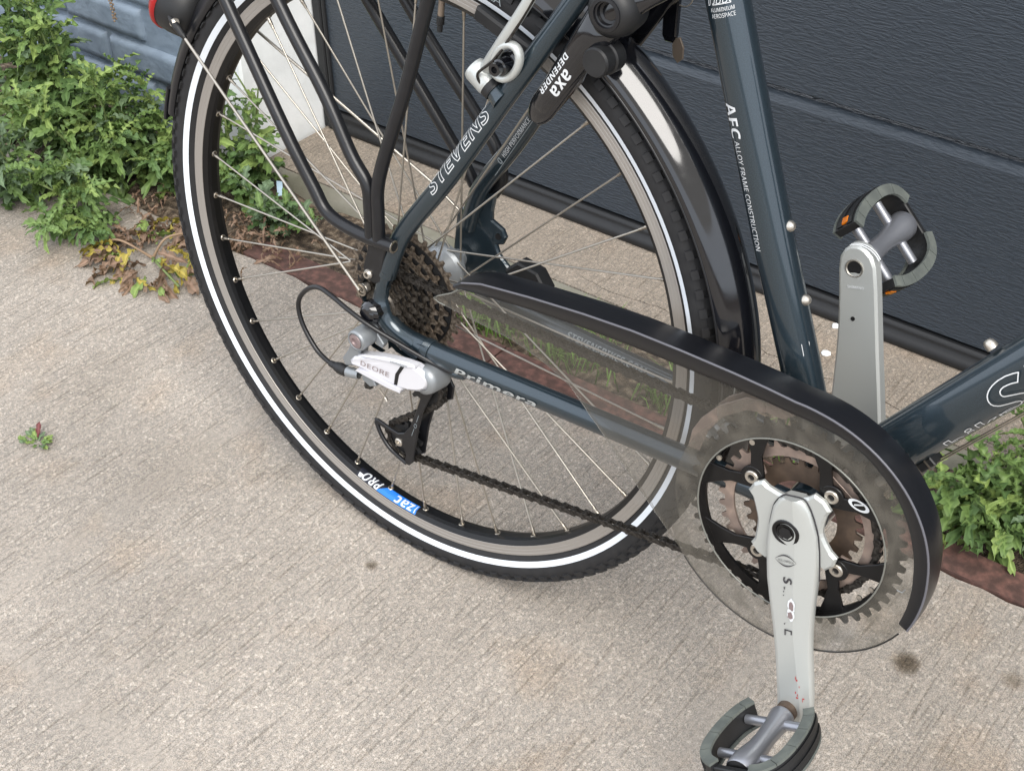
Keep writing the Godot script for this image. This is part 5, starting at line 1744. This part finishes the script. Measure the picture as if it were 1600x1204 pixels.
func derailleur():
	# hanger, knuckle, parallelogram, cage
	var b := B.new()
	rod(b, V(-3, -25, 71), V(-4.2, -26.5, 98), [Vector2(0, 0), Vector2(10.8, 0), Vector2(11.2, 2), Vector2(11.2, 24), Vector2(10.4, 26.4), Vector2(8.4, 27), Vector2(8.2, 26)], 30, false)
	prism(b, mmpoly([8, -20, 17, -30, 14, -36, 6, -34]), 0.072, 0.080, 0.001, at_hub())
	prism(b, mmpoly([-15, -30, -4, -36, -6, -50, -12, -62, -26, -68, -30, -60, -22, -48]), 0.076, 0.091, 0.002, at_hub())
	var o := part("rear_derailleur", b, "grey_silver")
	b = B.new()
	rod(b, V(-4.0, -26.3, 96.6), V(-4.2, -26.5, 99), [Vector2(8, 0), Vector2(7.6, 1.6), Vector2(4, 2.2), Vector2(3.4, 0.4), Vector2(0, 0)], 26)
	part("pivot_bolt", b, "worn_metal", o)
	b = B.new()
	rod(b, V(-2, -22, 62), V(-3, -25, 71), [Vector2(0, 0), Vector2(12, 0), Vector2(13.6, 2), Vector2(13.6, 8), Vector2(11, 10)], 9)
	part("knuckle_cover", b, "gloss_black", o)
	# outer link: one plate, higher at the rear
	var lean := func(v: Vector3):
		var x := (v.x - HUB.x) * 1000.0
		return v + Vector3(0, 0, -0.00016 * maxf(0.0, x + 10.0))
	b = B.new()
	b.warp = lean
	prism(b, mmpoly([-19, -57, -12, -49, -4, -45, 12, -41, 30, -38.5, 46, -37.5, 58, -38, 67, -42, 73, -48, 74, -55, 70, -62, 62, -67, 50, -70, 38, -70, 26, -68, 10, -65, -4, -62, -15, -62]), 0.0795, 0.0935, 0.0034, at_hub(), true)
	var lk := part("parallel_link", b, "white_silver", o)
	b = B.new()
	b.warp = lean
	prism(b, mmpoly([-6, -45, 6, -41, 28, -36.5, 50, -34.6, 58, -35.6, 60, -39, 52, -41.5, 34, -41.5, 14, -43.5]), 0.086, 0.0956, 0.0018, at_hub(), true)
	part("link_rail", b, "white_silver", lk if false else o)
	b = B.new()
	b.warp = lean
	prism(b, mmpoly([-6, -61, 10, -62, 24, -65.5, 36, -68, 43, -69, 43, -73, 28, -71.5, 8, -67, -8, -63.5]), 0.086, 0.0956, 0.0018, at_hub(), true)
	part("link_rail", b, "white_silver", o)
	b = B.new()
	b.warp = lean
	prism(b, mmpoly([43, -42, 47, -42, 41, -53, 38.5, -66, 35, -66, 37, -53]), 0.086, 0.0946, 0.0006, at_hub())
	part("link_gap", b, "dark_hole", o)
	b = B.new()
	rod(b, V(66, -56, 52), V(64, -54.5, 80), [Vector2(0, 0), Vector2(14.5, 0), Vector2(15.4, 3), Vector2(15.4, 20), Vector2(14, 26), Vector2(9, 28)], 30, false)
	part("cage_knuckle", b, "grey_silver", o)
	b = B.new()
	var lf := on_plane(Vector3(-2, -52.5, 93.4), Vector3(1, -0.12, -0.16), Vector3(0.12, 1, 0))
	write(b, "DEORE", 33, 5.6, lf, false, 0.0)
	part("link_lettering", b, "worn_metal", o)
	b = B.new()
	write(b, "SHIMANO", 19, 2.0, on_plane(Vector3(33, -38.6, 89.2), Vector3(1, 0.0, -0.16), Vector3(0, 1, 0)), true)
	part("link_lettering", b, "grey_print", o)
	# cable clamp, barrel adjuster
	b = B.new()
	rod(b, V(-16, -74, 88), V(-38, -77, 90), [Vector2(4.6, -6), Vector2(5.4, 0), Vector2(5.4, 9), Vector2(4, 10)], 18)
	part("adjuster_seat", b, "grey_silver", o)
	b = B.new()
	rod(b, V(-25, -75.4, 89), V(-45, -74, 90), [Vector2(4.2, 0), Vector2(6, 2), Vector2(6.2, 9), Vector2(5, 14), Vector2(4, 16), Vector2(3.4, 22), Vector2(2.6, 23)], 12)
	part("barrel_adjuster", b, "black_plastic", o)
	b = B.new()
	prism(b, mmpoly([-8, -66, 8, -70, 12, -78, 4, -82, -6, -78]), 0.078, 0.088, 0.001, at_hub())
	part("clamp_block", b, "grey_silver", o)
	b = B.new()
	rod(b, V(0, -78, 83), V(-1, -88, 85), [Vector2(4.6, 0), Vector2(5, 4), Vector2(5, 8), Vector2(3.4, 9), Vector2(0, 9)], 6)
	part("clamp_bolt", b, "chain_steel", o)
	b = B.new()
	tube(b, spline(vs([Vector3(-14, -78, 88), Vector3(2, -80, 84), Vector3(10, -86, 81), Vector3(17, -94, 80)]), 5), 0.0008, 6)
	var ce := part("bare_cable", b, "steel", o)
	b = B.new()
	rod(b, V(16.6, -93.4, 80), V(20, -98, 80), [Vector2(1.5, 0), Vector2(1.8, 1), Vector2(1.8, 4.6), Vector2(0, 5)], 10)
	part("cable_tip", b, "bolt_steel", o)
	# cage: outer plate, inner plate, pulleys
	b = B.new()
	prism(b, mmpoly([47, -66, 58, -68, 64, -74, 58, -88, 47, -112, 41, -136, 37, -160, 34, -181, 28, -188, 22, -187, 24, -176, 22, -168, 14, -168.5, 10, -164, 12, -158, 8, -156, -4, -155, -17, -152.5, -19, -148, -14, -147, 2, -150.5, 14, -152, 22, -148, 30, -137, 38, -116, 45, -94]), 0.0555, 0.0590, 0.0009, at_hub())
	tube(b, spline(vs([Vector3(-17, -151, 57.5), Vector3(-10, -166, 57.5), Vector3(3, -179, 57.5), Vector3(24, -187, 57.5)]), 5), 0.0024, 8)
	var cage := part("cage_plate", b, "satin_black", o)
	b = B.new()
	prism(b, mmpoly([44, -62, 66, -62, 75, -76, 73, -92, 62, -99, 57, -95, 62, -88, 60, -80, 54, -88, 50, -112, 42, -140, 36, -178, 24, -186, 2, -178, -12, -158, 0, -152, 18, -146, 30, -128, 40, -98]), 0.0395, 0.0425, 0.0009, at_hub())
	part("cage_plate", b, "satin_black", o)
	for c in [Vector2(46, -86), Vector2(15.5, -162.5)]:
		b = B.new()
		gear(b, 10, 5.0, 46.8, 51.2, c, 6.0)
		lathe(b, mm([Vector2(8.5, 43.5), Vector2(8.5, 54.5), Vector2(4, 55)]), at_hub(0, c.x, c.y), 18)
		part("jockey_wheel", b, "black_plastic", o)
	bolt(o, Vector3(15.5, -162.5, 58.6), Vector3(0, 0, 1), 4.8, 2.4, "bolt_steel", "pulley_bolt")
	b = B.new()
	var lp := on_plane(Vector3(33.5, -146, 59.3), Vector3(0.33, 1, 0), Vector3(-1, 0.33, 0))
	for k in 2:
		cut(b, Vector2(k * 21, 0), Vector2(k * 21 + 11, 0), Vector2(k * 21 + 11, 0.5), 20, lp); cut(b, Vector2(k * 21, 0), Vector2(k * 21 + 11, 0.5), Vector2(k * 21, 0.5), 20, lp)
	write(b, "O", 5.5, 3.6, func(v: Vector2): return lp.call(v + Vector2(13, 0)), false)
	part("cage_marking", b, "grey_print", o)
	# outer cable: big loop from the chain stay stop to the adjuster
	b = B.new()
	tube(b, spline(vs([Vector3(95, -46, 57), Vector3(72, -40, 64), Vector3(38.7, -25, 76), Vector3(5, -8, 88), Vector3(-18, 1.5, 91), Vector3(-40, 8, 90), Vector3(-60, 9.5, 88), Vector3(-78, -1, 87), Vector3(-90, -20, 87), Vector3(-85, -43, 88), Vector3(-66, -66, 89), Vector3(-46, -75, 89.5)]), 8), 0.0025, 12)
	part("shift_cable", b, "cable_black")
	# front derailleur, seen through the guard
	b = B.new()
	var fd := []
	for q in [[-1, 349, -8], [0, 351, 10], [0, 358, 26], [0, 373, 46], [0, 396, 64], [0, 414, 68], [0, 414, 56], [0, 398, 52], [0, 378, 36], [0, 366, 16], [0, 360, -8]]:
		fd.append(Vector2(q[1], q[2]) * 0.001)
	prism(b, fd, 0.0590, 0.0612, 0.0006, at_hub())
	prism(b, fd, 0.0425, 0.0445, 0.0006, at_hub())
	prism(b, mmpoly([405, 66, 428, 72, 440, 64, 430, 56, 408, 56]), 0.030, 0.060, 0.001, at_hub())
	var f := part("front_derailleur", b, "bronze")
	b = B.new()
	rod(b, V(366, 12, 40), V(366, 12, 50), [Vector2(0, 0), Vector2(10, 0), Vector2(10, 14), Vector2(7, 16), Vector2(6, 15), Vector2(4.6, 11), Vector2(0, 11)], 20)
	rod(b, V(382, 18, 40), V(382, 18, 50), [Vector2(0, 0), Vector2(9, 0), Vector2(9, 14), Vector2(6, 15), Vector2(0, 15)], 20)
	part("derailleur_pivot", b, "grey_silver", f)


func guard():
	# clear plate with a hole round the chainring, and the black rim along its top and front
	var clear := [Vector2(70, 37.5), Vector2(92, 51), Vector2(100, 58), Vector2(142, 67), Vector2(240, 76), Vector2(337, 78), Vector2(410, 78)]
	for k in 27:
		var a := 96.0 - k * 4.6
		clear.append(BB + polar(119, a))
	for k in 28:
		clear.append(BB + polar(122.6, -22.0 - k * 4.5))
	clear.append_array([Vector2(352, -112), Vector2(330, -92), Vector2(311, -74), Vector2(268, -32), Vector2(228, 6), Vector2(196, 20), Vector2(163, 28), Vector2(118, 31.5), Vector2(90, 33.5)])
	var hole := []
	for k in 49:
		hole.append(BB + polar(86.6, 180.0 + k * 7.5))
	# two halves, so that the hole is open
	var z := 67.0
	var b := B.new()
	b.group(2)
	# keyhole polygon through the left side of the hole
	var start := 0
	var best := 1e9
	for i in clear.size():
		var d: float = clear[i].distance_to(hole[0])
		if d < best and clear[i].x < hole[0].x:
			best = d; start = i
	var key := []
	for i in clear.size() + 1:
		key.append(clear[(start + i) % clear.size()])
	var area := 0.0
	for i in clear.size():
		area += clear[i].cross(clear[(i + 1) % clear.size()])
	var hh := hole.duplicate()
	if area > 0: hh.reverse()
	key.append_array(hh)
	for i in key.size():      # a hair apart along the slit
		if i == clear.size(): key[i] += Vector2(0, -0.02)
		if i == clear.size() + 1: key[i] += Vector2(0, -0.02)
	var pv := PackedVector2Array(key)
	var ix := Geometry2D.triangulate_polygon(pv)
	if ix.is_empty(): print("guard plate not triangulated")
	for k in range(0, ix.size(), 3):
		var q := [pv[ix[k]], pv[ix[k + 1]], pv[ix[k + 2]]]
		if (q[1] - q[0]).cross(q[2] - q[0]) < 0: q.reverse()
		b.tri(V(q[0].x, q[0].y, z), V(q[1].x, q[1].y, z), V(q[2].x, q[2].y, z))
	# short flange of the plate round the lower half
	for i in range(33, clear.size()):
		var p: Vector2 = clear[i]; var q: Vector2 = clear[(i + 1) % clear.size()]
		b.group(3)
		b.quad(V(p.x, p.y, z - 3.5), V(q.x, q.y, z - 3.5), V(q.x, q.y, z), V(p.x, p.y, z))
	var plate := part("clear_plate", b, "clear_plastic")
	b = B.new()
	var ring := []
	for k in 72:
		var p := BB + polar(86.6, k * 5.0)
		ring.append(V(p.x, p.y, z + 0.3))
	tube(b, ring, 0.0008, 8, 1.0, false, 1, true)
	part("hole_lip", b, "clear_edge", plate)
	b = B.new()
	var lower := []
	for i in range(35, 61):
		lower.append(V(clear[i].x, clear[i].y, z - 0.6))
	tube(b, lower, 0.0008, 6)
	part("plate_edge", b, "satin_black", plate)
	b = B.new()
	var tip := []
	for v in [Vector2(84, 34.4), Vector2(76, 35), Vector2(70, 37.5), Vector2(76, 42), Vector2(92, 51), Vector2(100, 58)]:
		tip.append(V(v.x, v.y, z))
	tube(b, tip, 0.0008, 6)
	part("plate_tip", b, "clear_edge", plate)
	b = B.new()
	tube(b, [V(84, 34.4, z), V(118, 31.5, z), V(163, 28, z), V(196, 20, z), V(228, 6, z), V(268, -32, z), V(311, -74, z), V(352, -112, z)], 0.00035, 5)
	part("plate_edge", b, "clear_plastic", plate)
	# film of dirt on the back of the plate round the ring
	b = B.new()
	var fn := noise(FastNoiseLite.TYPE_SIMPLEX_SMOOTH, 40.0, 71, 4)
	b.group(2)
	for i in 120:
		for j in 8:
			var q := []
			for o in [[i, j], [i + 1, j], [i + 1, j + 1], [i, j + 1]]:
				var r := lerpf(87.4, 121.8, o[1] / 8.0)
				var p := BB + polar(r, (o[0] % 120) * 3.0)
				if o[0] % 120 >= 45 and o[0] % 120 <= 68: p = BB + polar(lerpf(87.4, 110.0, o[1] / 8.0), (o[0] % 120) * 3.0)
				var al := clampf(0.30 + 0.9 * fn.get_noise_2d(p.x * 0.001, p.y * 0.001), 0.08, 0.6)
				q.append([V(p.x, p.y, z - 0.5), Color(1, 1, 1, al)])
			for k in [0, 1, 2, 0, 2, 3]:
				b.st.set_color(q[k][1]); b.st.add_vertex(q[k][0])
	part("dirt_film", b, "dirt_film", plate)
	# black rim: stations of (inner edge, ridge, outward direction, height of the crest over the ridge)
	var st := []
	for q in [[98, 59.4, 96, 61.8, 0.6], [114, 62, 106, 68.5, 0.8], [142, 65.0, 128, 75.6, 0.8], [185, 69.5, 182, 82.4, 0.8], [240, 73.0, 239, 87.6, 0.8], [290, 74.5, 289, 90.4, 0.8], [337, 74.6, 337, 90.4, 0.8], [385, 74.8, 387, 89.2, 0.8], [414, 74.2, 418, 87.6, 0.8]]:
		st.append([Vector2(q[0], q[1]), Vector2(q[2], q[3]), q[4]])
	var table := [[97.0, 115.5, 128.6, 0.8], [84.0, 114.5, 127.0, 1.2], [66.0, 116.5, 126.0, 1.6], [45.0, 114.5, 125.4, 1.8], [23.0, 111.5, 124.4, 2.0], [6.0, 111.0, 123.4, 2.0], [-8.0, 113.0, 124.0, 1.8], [-21.0, 116.0, 125.0, 1.4]]
	for k in 31:
		var a := 95.0 - k * 3.85
		var j := 0
		while j < table.size() - 2 and a < table[j + 1][0]: j += 1
		var u := clampf((a - table[j][0]) / (table[j + 1][0] - table[j][0]), 0, 1)
		st.append([BB + polar(lerpf(table[j][1], table[j + 1][1], u), a), BB + polar(lerpf(table[j][2], table[j + 1][2], u), a), lerpf(table[j][3], table[j + 1][3], u)])
	b = B.new()
	var rows := []
	for i in st.size():
		var s: Array = st[i]
		var dn: Vector2 = (s[1] - s[0]).normalized()
		var up: float = s[2]
		var r := []
		for q in [[s[0], 69.2], [s[0] + dn * 0.8, 70.4], [s[1] - dn * 1.0, 71.2], [s[1] - dn * 0.2, 71.0], [s[1] + dn * 0.7, 70.2], [s[1] + dn * up * 0.75, 64], [s[1] + dn * up, 56], [s[1] + dn * (up - 0.9), 46], [s[1] + dn * (up - 2.6), 40], [s[1] + dn * (up - 4.2), 40.4], [s[1] + dn * (up - 3.0), 46], [s[1] + dn * (up - 2.4), 58], [s[1] - dn * 2.2, 68.0], [s[0], 67.6]]:
			r.append(V(q[0].x, q[0].y, q[1]))
		rows.append(r)
	var m: int = rows[0].size()
	for k in m:
		var k2 := (k + 1) % m
		b.group([30, 30, 31, 31, 32, 32, 32, 32, 34, 35, 35, 35, 36, 37][k])
		for i in rows.size() - 1:
			b.quad(rows[i][k], rows[i + 1][k], rows[i + 1][k2], rows[i][k2])
	for e in [0, rows.size() - 1]:
		b.group(-1)
		for k in range(1, m - 1):
			if e: b.tri(rows[e][0], rows[e][k + 1], rows[e][k])
			else: b.tri(rows[e][0], rows[e][k], rows[e][k + 1])
	var gr := part("chain_guard_rim", b, "guard_black")
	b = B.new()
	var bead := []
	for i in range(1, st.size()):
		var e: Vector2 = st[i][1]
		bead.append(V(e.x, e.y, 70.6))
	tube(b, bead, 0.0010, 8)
	part("rim_highlight", b, "edge_highlight", gr)  # pale bead along the ridge: the sky's highlight put into colour
	b = B.new()
	var sc := []
	for k in 8:
		var q := BB + polar(101.5 + k * 0.9, -4.0 + (1.2 if k > 5 else 0.0) * (k - 5))
		sc.append(V(q.x, q.y, 71.4))
	tube(b, sc, 0.0004, 5)
	part("scratch", b, "grey_silver")


func bicycle():
	bike = thing("bicycle", "dark blue trekking bicycle, rear half with silver cranks and clear chain guard", "bicycle")
	bike.transform = Transform3D(Basis(Vector3(0.999768, 0, -0.021551), Vector3(-0.001561, 0.997375, -0.072396), Vector3(0.021494, 0.072412, 0.997143)), Vector3.ZERO)
	wheel()
	frame()
	rack_and_guard()
	brake_and_lock()
	drivetrain()
	chain()
	derailleur()
	guard()
	# key hanging from the lock
	var at := bike.transform * V(231, 330, -47)
	var k := thing("key", "black key on a split ring hanging from the bicycle's ring lock", "key", at)
	var b := B.new()
	prism(b, mmpoly([-7, 4, -2, 8, 4, 8, 8, 3, 7, -30, 4, -36, -4, -36, -7, -31]), -0.003, 0.003, 0.0012)
	put("key_head", b, M.gloss_black, k)
	b = B.new()
	prism(b, mmpoly([5, -32, 10, -30, 14, -38, 14, -48, 9, -53, 4, -48, 3, -38]), -0.001, 0.001, 0.0003)
	put("key_blade", b, M.key_metal, k)
	b = B.new()
	var ring := []
	for i in 24:
		ring.append(Vector3(0.010 + 0.010 * cos(TAU * i / 24), 0.008 + 0.011 * sin(TAU * i / 24), 0))
	tube(b, ring, 0.0006, 6, 1.0, false, 1, true)
	put("split_ring", b, M.spoke_steel, k)


func _ready():
	var cam := Camera3D.new()
	cam.name = "camera"
	cam.transform = Transform3D(Basis(Vector3(0.7882, -0.0166, -0.6152), Vector3(-0.3687, 0.7876, -0.4937), Vector3(0.4927, 0.6159, 0.6147)).orthonormalized(), Vector3(0.8044, 1.1281, 0.8389))
	cam.fov = 30.895
	cam.near = 0.05
	cam.far = 100.0
	add_child(cam, true)
	cam.current = true
	var we := WorldEnvironment.new()
	we.name = "world"
	var env := Environment.new()
	env.background_mode = Environment.BG_SKY
	var sky := Sky.new()
	var sm := ProceduralSkyMaterial.new()
	sm.sky_top_color = Color(0.92, 0.94, 0.98)
	sm.sky_horizon_color = Color(0.90, 0.93, 0.97)
	sm.sky_curve = 0.25
	sm.ground_horizon_color = Color(0.40, 0.39, 0.37)
	sm.ground_bottom_color = Color(0.25, 0.24, 0.22)
	sm.sky_energy_multiplier = 1.0
	sky.sky_material = sm
	env.sky = sky
	env.tonemap_mode = Environment.TONE_MAPPER_LINEAR
	env.tonemap_exposure = 2.2
	env.sdfgi_enabled = true
	env.ssao_enabled = true
	env.ssil_enabled = true
	we.environment = env
	add_child(we, true)
	var sun := DirectionalLight3D.new()
	sun.name = "sun"
	sun.light_energy = 0.5
	sun.light_angular_distance = 35.0
	sun.light_color = Color(1.0, 0.985, 0.965)
	sun.shadow_enabled = true
	sun.transform = Transform3D(frame_to(Vector3(0.7, 1.0, 0.55)), Vector3(0, 5, 0))
	add_child(sun, true)
	materials()
	ground()
	garage()
	bicycle()
	weeds()
